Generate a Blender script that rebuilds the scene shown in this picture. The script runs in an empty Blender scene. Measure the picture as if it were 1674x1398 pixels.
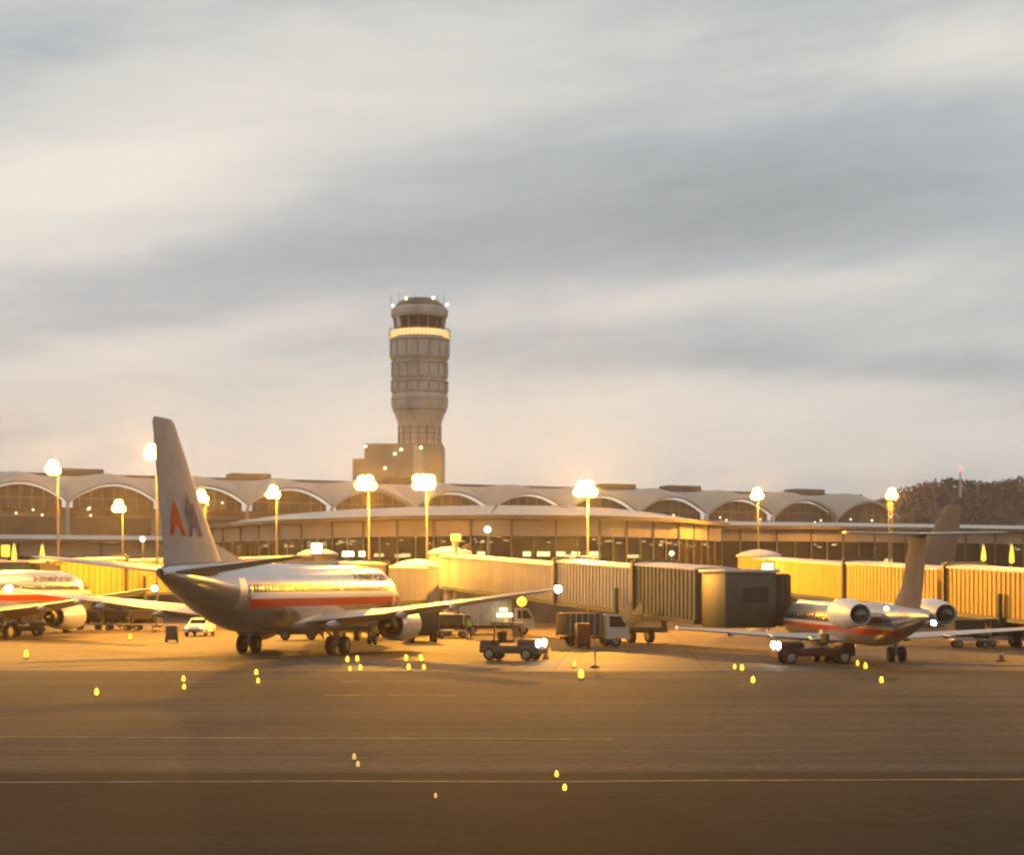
import bpy, bmesh, math, random
from mathutils import Vector, Matrix
random.seed(7)
R = math.radians
sc = bpy.context.scene
COL = sc.collection
F, CX, HY, CH = 2600.0, 837.0, 959.0, 4.1      # focal length in photo pixels, optical axis, horizon row, eye height


def at(px, py, Y):
    return Vector(((px - CX) / F * Y, Y, CH + (HY - py) / F * Y))


def gx(px, Y):
    return (px - CX) / F * Y


# ------------------------------------------------------------------ mesh collector
class MB:
    def __init__(s):
        s.v, s.f = [], []

    def add(s, vs, fs):
        b = len(s.v)
        s.v += [tuple(v) for v in vs]
        s.f += [tuple(i + b for i in f) for f in fs]
        return s

    def box(s, c, d, rz=0.0, taper=1.0, M=None):
        x, y, z = d[0] / 2, d[1] / 2, d[2] / 2
        vs = [Vector((sx * x * (taper if sz > 0 else 1), sy * y * (taper if sz > 0 else 1), sz * z))
              for sz in (-1, 1) for sx, sy in ((-1, -1), (1, -1), (1, 1), (-1, 1))]
        m = M if M is not None else Matrix.Rotation(rz, 3, 'Z')
        vs = [m @ v + Vector(c) for v in vs]
        return s.add(vs, [(3, 2, 1, 0), (4, 5, 6, 7), (0, 1, 5, 4), (1, 2, 6, 5), (2, 3, 7, 6), (3, 0, 4, 7)])

    def rbox(s, c, d, b=0.05, M=None):
        """box with chamfered edges"""
        bm = bmesh.new()
        bmesh.ops.create_cube(bm, size=1)
        for v in bm.verts:
            v.co = Vector((v.co.x * d[0], v.co.y * d[1], v.co.z * d[2]))
        bmesh.ops.bevel(bm, geom=list(bm.edges), offset=b, segments=2, affect='EDGES', profile=.5)
        bm.verts.ensure_lookup_table()
        m = M if M is not None else Matrix.Identity(3)
        vs = [m @ v.co + Vector(c) for v in bm.verts]
        fs = [tuple(v.index for v in f.verts) for f in bm.faces]
        bm.free()
        return s.add(vs, fs)

    def tube(s, p0, p1, r0, r1=None, n=8, cap=True):
        r1 = r0 if r1 is None else r1
        p0, p1 = Vector(p0), Vector(p1)
        d = (p1 - p0).normalized()
        a = d.orthogonal().normalized()
        b = d.cross(a)
        vs = []
        for p, r in ((p0, r0), (p1, r1)):
            for i in range(n):
                t = 2 * math.pi * i / n
                vs.append(p + (a * math.cos(t) + b * math.sin(t)) * r)
        fs = [(i, (i + 1) % n, n + (i + 1) % n, n + i) for i in range(n)]
        if cap:
            fs += [tuple(range(n - 1, -1, -1)), tuple(range(n, 2 * n))]
        return s.add(vs, fs)

    def lathe(s, prof, c=(0, 0, 0), axis='Z', n=24, cap=True, sy=1.0):
        """prof: (radius, height) pairs turned about an axis through c"""
        vs = []
        for r, h in prof:
            for i in range(n):
                t = 2 * math.pi * i / n
                x, y = r * math.cos(t), r * math.sin(t) * sy
                p = (x, y, h) if axis == 'Z' else ((x, h, y) if axis == 'Y' else (h, x, y))
                vs.append(Vector(p) + Vector(c))
        fs = []
        for k in range(len(prof) - 1):
            for i in range(n):
                j = (i + 1) % n
                fs.append((k * n + i, k * n + j, (k + 1) * n + j, (k + 1) * n + i))
        if cap:
            fs.append(tuple(range(n - 1, -1, -1)))
            fs.append(tuple((len(prof) - 1) * n + i for i in range(n)))
        return s.add(vs, fs)

    def loft(s, secs, cap=True, closed=True):
        n = len(secs[0])
        vs = [p for q in secs for p in q]
        fs = []
        for k in range(len(secs) - 1):
            for i in range(n if closed else n - 1):
                j = (i + 1) % n
                fs.append((k * n + i, k * n + j, (k + 1) * n + j, (k + 1) * n + i))
        if cap:
            fs.append(tuple(range(n - 1, -1, -1)))
            fs.append(tuple((len(secs) - 1) * n + i for i in range(n)))
        return s.add(vs, fs)

    def prism(s, pts, z0, z1):
        n = len(pts)
        vs = [(x, y, z0) for x, y in pts] + [(x, y, z1) for x, y in pts]
        fs = [tuple(range(n - 1, -1, -1)), tuple(range(n, 2 * n))]
        fs += [(i, (i + 1) % n, n + (i + 1) % n, n + i) for i in range(n)]
        return s.add(vs, fs)

    def slab(s, pts, axis, lo, hi):
        """outline in a vertical plane given thickness; axis 'X': pts are (y,z); axis 'Y': pts are (x,z)"""
        n = len(pts)
        mk = (lambda p, t: (t, p[0], p[1])) if axis == 'X' else (lambda p, t: (p[0], t, p[1]))
        vs = [mk(p, lo) for p in pts] + [mk(p, hi) for p in pts]
        fs = [tuple(range(n - 1, -1, -1)), tuple(range(n, 2 * n))]
        fs += [(i, (i + 1) % n, n + (i + 1) % n, n + i) for i in range(n)]
        return s.add(vs, fs)

    def mesh(s, name, ang=35):
        me = bpy.data.meshes.new(name)
        me.from_pydata(s.v, [], s.f)
        bm = bmesh.new()
        bm.from_mesh(me)
        bmesh.ops.recalc_face_normals(bm, faces=bm.faces)
        bm.to_mesh(me)
        bm.free()
        me.polygons.foreach_set('use_smooth', [True] * len(me.polygons))
        me.set_sharp_from_angle(angle=R(ang))
        return me

    def build(s, name, mat, parent=None, label=None, loc=None, ang=35):
        o = bpy.data.objects.new(name, s.mesh(name, ang))
        o.data.materials.append(mat)
        COL.objects.link(o)
        if parent is not None:
            o.parent = parent
        if loc is not None:
            o.location = loc
        if label:
            o['label'] = label
        return o


def tag(o, label=None, cat=None, group=None, kind=None):
    for k, v in (('label', label), ('category', cat), ('group', group), ('kind', kind)):
        if v:
            o[k] = v
    return o


def thing(name, label, cat, loc=(0, 0, 0), rz=0.0, group=None):
    o = bpy.data.objects.new(name, None)
    o.empty_display_size = .3
    COL.objects.link(o)
    o.location = loc
    o.rotation_euler = (0, 0, rz)
    return tag(o, label, cat, group)


def copy_tree(o, parent=None):
    c = o.copy()
    COL.objects.link(c)
    if parent is not None:
        c.parent = parent
    for ch in [x for x in bpy.data.objects if x.parent == o]:
        copy_tree(ch, c)
    return c


def dup(o, loc, rz, label):
    c = copy_tree(o)
    c.location = loc
    c.rotation_euler = (0, 0, rz)
    c['label'] = label
    return c


# ------------------------------------------------------------------ materials
def new_mat(name):
    m = bpy.data.materials.new(name)
    m.use_nodes = True
    nt = m.node_tree
    return m, nt, nt.nodes['Principled BSDF']


def mat(name, c, rough=.6, metal=0.0, var=.25, scale=2.0, bump=0.0, stretch=(1, 1, 1), spec=.5):
    m, nt, b = new_mat(name)
    tc = nt.nodes.new('ShaderNodeTexCoord')
    mp = nt.nodes.new('ShaderNodeMapping')
    mp.inputs['Scale'].default_value = stretch
    nz = nt.nodes.new('ShaderNodeTexNoise')
    nz.inputs['Scale'].default_value = scale
    nz.inputs['Detail'].default_value = 6
    nz.inputs['Roughness'].default_value = .6
    rp = nt.nodes.new('ShaderNodeValToRGB')
    lo = [x * (1 - var) for x in c]
    hi = [min(1, x * (1 + var)) for x in c]
    rp.color_ramp.elements[0].position, rp.color_ramp.elements[1].position = .3, .7
    rp.color_ramp.elements[0].color = (*lo, 1)
    rp.color_ramp.elements[1].color = (*hi, 1)
    L = nt.links.new
    L(tc.outputs['Object'], mp.inputs['Vector'])
    L(mp.outputs['Vector'], nz.inputs['Vector'])
    L(nz.outputs['Fac'], rp.inputs['Fac'])
    L(rp.outputs['Color'], b.inputs['Base Color'])
    b.inputs['Roughness'].default_value = rough
    b.inputs['Metallic'].default_value = metal
    b.inputs['Specular IOR Level'].default_value = spec
    if bump:
        bp = nt.nodes.new('ShaderNodeBump')
        bp.inputs['Strength'].default_value = bump
        bp.inputs['Distance'].default_value = .05
        L(nz.outputs['Fac'], bp.inputs['Height'])
        L(bp.outputs['Normal'], b.inputs['Normal'])
    return m


def emit(name, c, strength, base=(.4, .35, .3)):
    m, nt, b = new_mat(name)
    b.inputs['Base Color'].default_value = (*base, 1)
    b.inputs['Emission Color'].default_value = (*c, 1)
    b.inputs['Emission Strength'].default_value = strength
    # the lamp glass is a little uneven
    tc = nt.nodes.new('ShaderNodeTexCoord')
    nz = nt.nodes.new('ShaderNodeTexNoise')
    nz.inputs['Scale'].default_value = 6
    mr = nt.nodes.new('ShaderNodeMapRange')
    mr.inputs['To Min'].default_value = strength * .7
    mr.inputs['To Max'].default_value = strength * 1.3
    nt.links.new(tc.outputs['Object'], nz.inputs['Vector'])
    nt.links.new(nz.outputs['Fac'], mr.inputs['Value'])
    nt.links.new(mr.outputs['Result'], b.inputs['Emission Strength'])
    return m


def glass(name, c, clear=.55):
    m, nt, b = new_mat(name)
    b.inputs['Base Color'].default_value = (*c, 1)
    b.inputs['Roughness'].default_value = .08
    tr = nt.nodes.new('ShaderNodeBsdfTransparent')
    tr.inputs['Color'].default_value = (.8, .78, .72, 1)
    mx = nt.nodes.new('ShaderNodeMixShader')
    mx.inputs['Fac'].default_value = 1 - clear
    nt.links.new(tr.outputs[0], mx.inputs[1])
    nt.links.new(b.outputs[0], mx.inputs[2])
    nt.links.new(mx.outputs[0], nt.nodes['Material Output'].inputs['Surface'])
    return m


def fuselage_mat(name, body, metal, rough, bands, a0, a1):
    """skin with painted cheat lines: bands = [(z0, z1, colour)] in the thing's own height, between a0 and a1 along it"""
    m, nt, b = new_mat(name)
    L = nt.links.new
    tc = nt.nodes.new('ShaderNodeTexCoord')
    sp = nt.nodes.new('ShaderNodeSeparateXYZ')
    L(tc.outputs['Object'], sp.inputs[0])
    nz = nt.nodes.new('ShaderNodeTexNoise')
    nz.inputs['Scale'].default_value = .9
    nz.inputs['Detail'].default_value = 5
    mp = nt.nodes.new('ShaderNodeMapping')
    mp.inputs['Scale'].default_value = (1, .35, 2.2)
    L(tc.outputs['Object'], mp.inputs[0])
    L(mp.outputs[0], nz.inputs['Vector'])
    rp = nt.nodes.new('ShaderNodeValToRGB')
    rp.color_ramp.elements[0].position, rp.color_ramp.elements[1].position = .3, .7
    rp.color_ramp.elements[0].color = (*[x * .86 for x in body], 1)
    rp.color_ramp.elements[1].color = (*body, 1)
    L(nz.outputs['Fac'], rp.inputs['Fac'])
    # skin panels, each a little different, with dark seams
    cv = nt.nodes.new('ShaderNodeCombineXYZ')
    L(sp.outputs['Y'], cv.inputs['X'])
    L(sp.outputs['Z'], cv.inputs['Y'])
    br = nt.nodes.new('ShaderNodeTexBrick')
    br.inputs['Scale'].default_value = 1
    br.inputs['Brick Width'].default_value = 2.3
    br.inputs['Row Height'].default_value = .86
    br.inputs['Mortar Size'].default_value = .012
    br.inputs['Color1'].default_value = (1, 1, 1, 1)
    br.inputs['Color2'].default_value = (.78, .78, .79, 1)
    br.inputs['Mortar'].default_value = (.5, .5, .5, 1)
    L(cv.outputs[0], br.inputs['Vector'])
    cur = nt.nodes.new('ShaderNodeMix')
    cur.data_type = 'RGBA'
    cur.blend_type = 'MULTIPLY'
    cur.inputs['Factor'].default_value = 1
    L(rp.outputs['Color'], cur.inputs['A'])
    L(br.outputs['Color'], cur.inputs['B'])
    col = cur.outputs['Result']
    paint = None

    def step(sock, lo, hi):
        g = nt.nodes.new('ShaderNodeMath'); g.operation = 'GREATER_THAN'; g.inputs[1].default_value = lo
        l = nt.nodes.new('ShaderNodeMath'); l.operation = 'LESS_THAN'; l.inputs[1].default_value = hi
        p = nt.nodes.new('ShaderNodeMath'); p.operation = 'MULTIPLY'
        L(sock, g.inputs[0]); L(sock, l.inputs[0]); L(g.outputs[0], p.inputs[0]); L(l.outputs[0], p.inputs[1])
        return p.outputs[0]

    along = step(sp.outputs['Y'], a0, a1)
    for z0, z1, c in bands:
        z = step(sp.outputs['Z'], z0, z1)
        p = nt.nodes.new('ShaderNodeMath'); p.operation = 'MULTIPLY'
        L(z, p.inputs[0]); L(along, p.inputs[1])
        mx = nt.nodes.new('ShaderNodeMix'); mx.data_type = 'RGBA'
        L(p.outputs[0], mx.inputs['Factor']); L(col, mx.inputs['A'])
        mx.inputs['B'].default_value = (*c, 1)
        col = mx.outputs['Result']
        if paint is None:
            paint = p.outputs[0]
        else:
            a = nt.nodes.new('ShaderNodeMath'); a.operation = 'MAXIMUM'
            L(paint, a.inputs[0]); L(p.outputs[0], a.inputs[1]); paint = a.outputs[0]
    L(col, b.inputs['Base Color'])
    if paint is not None:
        mr = nt.nodes.new('ShaderNodeMath'); mr.operation = 'MULTIPLY_ADD'
        L(paint, mr.inputs[0]); mr.inputs[1].default_value = -metal; mr.inputs[2].default_value = metal
        L(mr.outputs[0], b.inputs['Metallic'])
    else:
        b.inputs['Metallic'].default_value = metal
    if paint is not None:
        rr = nt.nodes.new('ShaderNodeMapRange')
        rr.inputs['To Min'].default_value, rr.inputs['To Max'].default_value = rough, .28
        L(paint, rr.inputs['Value'])
        L(rr.outputs[0], b.inputs['Roughness'])
        b.inputs['Specular IOR Level'].default_value = .1
    else:
        b.inputs['Roughness'].default_value = rough
    return m


ORANGE = (1.0, .41, .03)
M_ = dict(
    alu=mat('bare aluminium', (.62, .6, .58), .33, .85, .12, 1.2),
    wing=mat('grey wing paint', (.42, .42, .41), .42, .1, .12, .8),
    cowl=mat('grey cowl paint', (.46, .46, .45), .35, .2, .12, 2),
    lip=mat('polished lip', (.75, .74, .72), .2, .9, .05, 2),
    hot=mat('exhaust metal', (.12, .1, .08), .5, .6, .3, 3),
    black=mat('tyre rubber', (.018, .017, .016), .85, 0, .3, 4),
    rim=mat('wheel rim', (.25, .24, .23), .5, .5, .2, 4),
    strut=mat('gear steel', (.2, .19, .18), .45, .5, .2, 4),
    pane=mat('dark cabin glass', (.012, .013, .016), .12, 0, .2, 3, spec=.4),
    red=mat('red paint', (.40, .022, .008), .7, 0, .15, 3, spec=.2),
    blue=mat('blue paint', (.02, .035, .11), .7, 0, .15, 3, spec=.2),
    white=mat('white paint', (.72, .71, .68), .45, 0, .08, 2),
    darkgrey=mat('dark grey paint', (.035, .034, .034), .6, 0, .25, 2.5),
    olive=mat('grey green paint', (.085, .085, .065), .55, 0, .25, 2.5),
    gse=mat('brown grey paint', (.075, .06, .045), .55, 0, .25, 2.5),
    maroon=mat('dark red paint', (.05, .014, .011), .6, 0, .25, 2.5),
    cream=mat('cream paint', (.55, .5, .42), .5, 0, .1, 2),
    yellow=mat('yellow paint', (.62, .36, .03), .5, 0, .15, 3),
    canvas=mat('dark canvas', (.05, .042, .038), .9, 0, .3, 5, .3),
    bag=mat('suitcase fabric', (.045, .04, .05), .8, 0, .4, 6),
    steel=mat('galvanised steel', (.36, .36, .35), .5, .6, .15, 3),
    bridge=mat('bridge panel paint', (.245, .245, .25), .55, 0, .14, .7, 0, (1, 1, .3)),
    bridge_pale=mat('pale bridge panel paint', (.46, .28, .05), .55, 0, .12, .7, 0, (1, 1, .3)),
    bridge_roof=mat('bridge roof sheet', (.5, .47, .42), .5, .1, .2, 1.5),
    bridge_dark=mat('bridge cab panel', (.028, .048, .042), .5, 0, .25, 1.2),
    dome=mat('rotunda roof', (.66, .62, .52), .5, 0, .1, 2),
    concrete=mat('tower concrete', (.44, .41, .37), .8, 0, .28, .35, .1, (1, 1, .5)),
    concrete_dark=mat('dark concrete', (.15, .135, .12), .85, 0, .25, .5),
    panel=mat('terminal panel', (.32, .27, .22), .6, 0, .12, .3),
    fascia=mat('roof fascia', (.12, .105, .09), .6, 0, .2, .5),
    roofwhite=mat('white vault roof', (.36, .33, .29), .55, 0, .08, .3),
    terminal_dark=mat('dark terminal wall', (.10, .085, .065), .8, 0, .3, .3),  # even dark brown for lower wall, inner wall and lounge floor
    mullion=mat('mullion', (.2, .17, .14), .5, .3, .2, 2),
    bark=mat('bark', (.05, .04, .03), .9, 0, .3, 3),
    vest=mat('hi vis vest', (.35, .6, .06), .7, 0, .15, 8),
    skin=mat('skin', (.35, .2, .14), .6, 0, .1, 8),
    cloth=mat('work clothes', (.03, .03, .04), .9, 0, .3, 8),
    cone=mat('cone orange', (.5, .1, .02), .6, 0, .15, 6),
    lineyellow=mat('yellow line paint', (.30, .19, .05), .8, 0, .7, 1.2),
    linewhite=mat('white line paint', (.20, .19, .165), .8, 0, .7, 1.2),
    hallglass=mat('hall window glass', (.11, .09, .07), .2, 0, .35, .25),
)
M_['rust'] = mat('rusty red paint', (.16, .025, .012), .7, 0, .3, 4)
M_['pole'] = mat('weathered pole', (.13, .12, .11), .6, .3, .2, 2)
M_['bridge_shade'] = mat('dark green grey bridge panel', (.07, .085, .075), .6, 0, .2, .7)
M_['dullfin'] = mat('dull fin paint', (.17, .16, .16), .9, 0, .15, 1, spec=.05)
M_['finpaint'] = mat('grey fin paint', (.25, .255, .27), .7, 0, .12, 1, spec=.15)
M_['paneglass'] = glass('lounge glass', (.05, .045, .04), .6)
M_['sodium'] = emit('sodium lamp', (1.0, .58, .04), 14)
M_['sodium_halo'] = emit('sodium halo', (1.0, .60, .015), 2.2)
M_['gold'] = emit('gold lamp', (1.0, .66, .22), 1.15)
M_['headlight'] = emit('white headlamp', (1.0, .96, .9), 60)
M_['tail'] = emit('red tail lamp', (1.0, .25, .12), 3)
M_['redlamp'] = emit('red beacon', (1.0, .12, .08), 3)
M_['warmlamp'] = emit('warm ceiling lamp', (1.0, .8, .42), 4)
M_['warmpanel'] = emit('lit sign panel', (1.0, .86, .42), 7)
M_['limepanel'] = emit('lit lime panel', (.85, 1.0, .35), 6)
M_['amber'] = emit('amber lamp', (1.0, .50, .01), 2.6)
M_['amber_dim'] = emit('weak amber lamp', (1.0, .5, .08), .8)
M_['green'] = emit('green lamp', (.35, 1.0, .7), 4)
M_['bluelamp'] = emit('blue white lamp', (.6, .8, 1.0), 3)
M_['nav'] = emit('wing tip lamp', (1.0, .86, .6), 45)
M_['litwin'] = emit('lit window', (1.0, .62, .2), .9)

# ------------------------------------------------------------------ ground
def ground_mat(name, c, slab=None, rough=.75, var=.25, stain=.5, joint=.4):
    m, nt, b = new_mat(name)
    L = nt.links.new
    tc = nt.nodes.new('ShaderNodeTexCoord')
    cols = []

    def noise(scale, sx, sy, det=6):
        mp = nt.nodes.new('ShaderNodeMapping'); mp.inputs['Scale'].default_value = (sx, sy, 1)
        n = nt.nodes.new('ShaderNodeTexNoise'); n.inputs['Scale'].default_value = scale; n.inputs['Detail'].default_value = det
        n.inputs['Roughness'].default_value = .65
        L(tc.outputs['Object'], mp.inputs[0]); L(mp.outputs[0], n.inputs['Vector'])
        return n.outputs['Fac']
    big = noise(.03, 1, 3)
    fine = noise(4, 1, 1, 8)
    rub = noise(.25, .12, 1.6)
    tread = noise(.6, .03, 1.1, 4)
    spots = noise(.9, 1, 1, 3)
    rp = nt.nodes.new('ShaderNodeValToRGB')
    rp.color_ramp.elements[0].position, rp.color_ramp.elements[1].position = .32, .68
    rp.color_ramp.elements[0].color = (*[x * (1 - var) for x in c], 1)
    rp.color_ramp.elements[1].color = (*[x * (1 + var) for x in c], 1)
    L(big, rp.inputs['Fac'])
    col = rp.outputs['Color']

    def darken(fac_sock, lo, hi, amount):
        nonlocal col
        mr = nt.nodes.new('ShaderNodeMapRange')
        mr.inputs['From Min'].default_value = lo; mr.inputs['From Max'].default_value = hi
        mr.inputs['To Min'].default_value = 1; mr.inputs['To Max'].default_value = amount
        L(fac_sock, mr.inputs['Value'])
        mx = nt.nodes.new('ShaderNodeMix'); mx.data_type = 'RGBA'; mx.blend_type = 'MULTIPLY'
        mx.inputs['Factor'].default_value = 1
        L(col, mx.inputs['A']); L(mr.outputs[0], mx.inputs['B'])
        col = mx.outputs['Result']
    darken(fine, .38, .62, .5)
    darken(noise(1.1, 1, 1, 5), .4, .65, .68)
    darken(rub, .52, .75, 1 - stain)
    darken(tread, .5, .68, 1 - stain * .9)
    if slab != 7.5:      # long bands left by resurfacing and traffic along the taxiway
        darken(noise(.5, .012, .9, 5), .42, .6, .62)
    darken(spots, .64, .70, .55)
    if slab:
        br = nt.nodes.new('ShaderNodeTexBrick')
        br.offset = 0
        br.inputs['Color1'].default_value = (1, 1, 1, 1); br.inputs['Color2'].default_value = (.86, .86, .86, 1)
        br.inputs['Mortar'].default_value = (joint, joint, joint, 1)
        br.inputs['Scale'].default_value = 1; br.inputs['Mortar Size'].default_value = .05
        sw, sh = slab if isinstance(slab, tuple) else (slab, slab)
        br.inputs['Brick Width'].default_value = sw; br.inputs['Row Height'].default_value = sh
        so_ = nt.nodes.new('ShaderNodeMapping')
        so_.inputs['Location'].default_value = (3.4, 2.1, 0)
        so_.inputs['Rotation'].default_value = (0, 0, R(4))
        L(tc.outputs['Object'], so_.inputs[0])
        L(so_.outputs[0], br.inputs['Vector'])
        mx = nt.nodes.new('ShaderNodeMix'); mx.data_type = 'RGBA'; mx.blend_type = 'MULTIPLY'
        mx.inputs['Factor'].default_value = 1
        L(col, mx.inputs['A']); L(br.outputs['Color'], mx.inputs['B'])
        col = mx.outputs['Result']
    L(col, b.inputs['Base Color'])
    b.inputs['Roughness'].default_value = rough
    b.inputs['Specular IOR Level'].default_value = .12
    bp = nt.nodes.new('ShaderNodeBump'); bp.inputs['Strength'].default_value = .25; bp.inputs['Distance'].default_value = .02
    L(fine, bp.inputs['Height']); L(bp.outputs['Normal'], b.inputs['Normal'])
    return m


def sheet(name, pts, z, m, kind='structure'):
    mb = MB()
    mb.add([(x, y, z) for x, y in pts], [tuple(range(len(pts)))])
    return tag(mb.build(name, m), kind=kind)


G_CON = ground_mat('apron concrete', (.175, .14, .10), 7.5, .7, .2, .35)
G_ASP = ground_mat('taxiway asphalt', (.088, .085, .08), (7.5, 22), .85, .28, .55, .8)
G_OLD = ground_mat('old asphalt', (.026, .026, .023), (9, 30), .9, .35, .55, .8)
sheet('apron', [(-3000, -400), (3000, -400), (3000, 4500), (-3000, 4500)], 0, G_CON)
ex = [(-400, -120)] + [(400, -120)] + [(400, 88), (60, 79), (28, 77.5), (0, 76.5), (-30, 77.5), (-70, 80), (-400, 90)]
sheet('taxiway', ex, .004, G_ASP)
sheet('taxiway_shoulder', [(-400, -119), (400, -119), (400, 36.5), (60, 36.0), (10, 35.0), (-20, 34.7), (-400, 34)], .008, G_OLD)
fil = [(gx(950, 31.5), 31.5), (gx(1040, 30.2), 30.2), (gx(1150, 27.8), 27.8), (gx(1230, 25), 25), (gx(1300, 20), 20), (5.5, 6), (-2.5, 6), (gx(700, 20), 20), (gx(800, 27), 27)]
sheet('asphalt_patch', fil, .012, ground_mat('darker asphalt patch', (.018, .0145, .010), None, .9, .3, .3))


def strip(name, pts, w, m, z=.016):
    mb = MB()
    for (x0, y0), (x1, y1) in zip(pts, pts[1:]):
        d = Vector((x1 - x0, y1 - y0)).normalized()
        n = Vector((-d.y, d.x)) * w / 2
        mb.add([(x0 + n.x, y0 + n.y, z), (x1 + n.x, y1 + n.y, z), (x1 - n.x, y1 - n.y, z), (x0 - n.x, y0 - n.y, z)], [(0, 1, 2, 3)])
    return tag(mb.build(name, m), kind='structure')


strip('taxiway_centreline', [(gx(545, 33.3), 33.3), (gx(925, 33.2), 33.2), (gx(1160, 33.4), 33.4), (30, 34.2)], .16, M_['lineyellow'])
strip('taxiway_edge_line', [(-40, 33.1), (gx(0, 33.1), 33.1), (gx(545, 33.3), 33.3)], .13, M_['linewhite'])
strip('taxiway_guide_line', [(-60, 43.4), (gx(0, 43), 43), (gx(740, 42.5), 42.5), (gx(1000, 42.4), 42.4)], .18, M_['lineyellow'])
strip('apron_stop_line', [(gx(530, 59.6), 59.6), (gx(745, 59.3), 59.3)], .3, M_['lineyellow'])
strip('apron_edge_line', [(gx(560, 68.2), 68.2), (gx(745, 68), 68)], .22, M_['lineyellow'])
strip('stand_line', [(gx(235, 88), 88), (gx(310, 88), 88)], .5, M_['lineyellow'])
strip('stand_lead_line', [(gx(405, 92), 92), (gx(450, 93), 93)], .35, M_['lineyellow'])
strip('service_road_line', [(gx(560, 99), 99), (gx(700, 98), 98), (gx(800, 99), 99)], .3, M_['lineyellow'])


# ------------------------------------------------------------------ aircraft
def foil(chord, thick, n=9):
    """airfoil outline (back, up) starting at the trailing edge"""
    up, dn = [], []
    for i in range(n + 1):
        t = (1 - math.cos(math.pi * i / n)) / 2
        y = 5 * thick * (.2969 * math.sqrt(t) - .126 * t - .3516 * t * t + .2843 * t ** 3 - .1036 * t ** 4)
        up.append((t * chord, y * chord * 1.1))
        dn.append((t * chord, -y * chord * .9))
    return list(reversed(up)) + dn[1:-1]


class Plane:
    """aircraft frame: x right, y forward (0 at the tail end), z up; stations count metres aft of the nose"""

    def __init__(s, length):
        s.L = length

    def surf(s, secs, side=1):
        """lifting surface: secs = (out, le_station, chord, z, thickness)"""
        mb = MB()
        q = []
        for out, le, ch, z, th in secs:
            q.append([(side * out, s.L - le - b, z + u) for b, u in foil(ch, th)])
        return mb.loft(q)

    def fin(s, secs, x=0):
        mb = MB()
        q = []
        for z, le, ch, th in secs:
            q.append([(x + u, s.L - le - b, z) for b, u in foil(ch, th)])
        return mb.loft(q)

    def body(s, secs, n=40):
        mb = MB()
        q = []
        for st, zb, zt, hw in secs:
            zc, hh = (zb + zt) / 2, (zt - zb) / 2
            q.append([(hw * math.cos(2 * math.pi * i / n), s.L - st, zc + hh * math.sin(2 * math.pi * i / n)) for i in range(n)])
        s.secs = secs
        return mb.loft(q)

    def half(s, st, z):
        for a, b in zip(s.secs, s.secs[1:]):
            if a[0] <= st <= b[0]:
                t = (st - a[0]) / (b[0] - a[0])
                zb, zt, hw = [a[k] + (b[k] - a[k]) * t for k in (1, 2, 3)]
                c, h = (zb + zt) / 2, (zt - zb) / 2
                return hw * math.sqrt(max(.0, 1 - ((z - c) / h) ** 2))
        return 0

    def patch(s, st0, st1, z0, z1, side, off=.012, nx=2, nz=5, thick=.02):
        """thin panel lying on the skin, following its curve"""
        mb = MB()
        q = []
        for k, o in ((0, off), (1, off - thick)):
            pass
        vs, fs = [], []
        for i in range(nx + 1):
            for j in range(nz + 1):
                st = st0 + (st1 - st0) * i / nx
                z = z0 + (z1 - z0) * j / nz
                vs.append((side * (s.half(st, z) + off), s.L - st, z))
        for i in range(nx):
            for j in range(nz):
                a = i * (nz + 1) + j
                fs.append((a, a + 1, a + nz + 2, a + nz + 1))
        n = len(vs)
        vs += [(x - side * thick, y, z) for x, y, z in vs]
        fs += [tuple(reversed([i + n for i in f])) for f in fs]
        return mb.add(vs, fs)


def text_mesh(txt, size, extr=.0, bold=0.0):
    cu = bpy.data.curves.new('lettering', 'FONT')
    cu.body = txt
    cu.size = size
    cu.offset = bold
    o = bpy.data.objects.new('lettering', cu)
    COL.objects.link(o)
    dg = bpy.context.evaluated_depsgraph_get()
    me = bpy.data.meshes.new_from_object(o.evaluated_get(dg))
    bpy.data.objects.remove(o)
    bpy.data.curves.remove(cu)
    vs = [tuple(v.co) for v in me.vertices]
    fs = [tuple(p.vertices) for p in me.polygons]
    bpy.data.meshes.remove(me)
    return vs, fs


def wheel(mb_t, mb_r, x, y, r, w):
    mb_t.lathe([(r * .62, -w / 2), (r * .93, -w / 2), (r, -w * .3), (r, w * .3), (r * .93, w / 2), (r * .62, w / 2)], (x, y, r), 'X', 20)
    mb_r.lathe([(r * .6, -w / 2 - .01), (r * .3, -w / 2 - .03), (r * .3, w / 2 + .03), (r * .6, w / 2 + .01)], (x, y, r), 'X', 14)


def add_wheel(parent, x, y, r, w):
    t, q = MB(), MB()
    wheel(t, q, 0, 0, r, w)
    o = t.build('wheel', M_['black'], parent, loc=(x, y, 0))
    q.build('rim', M_['rim'], o)
    return o


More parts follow.
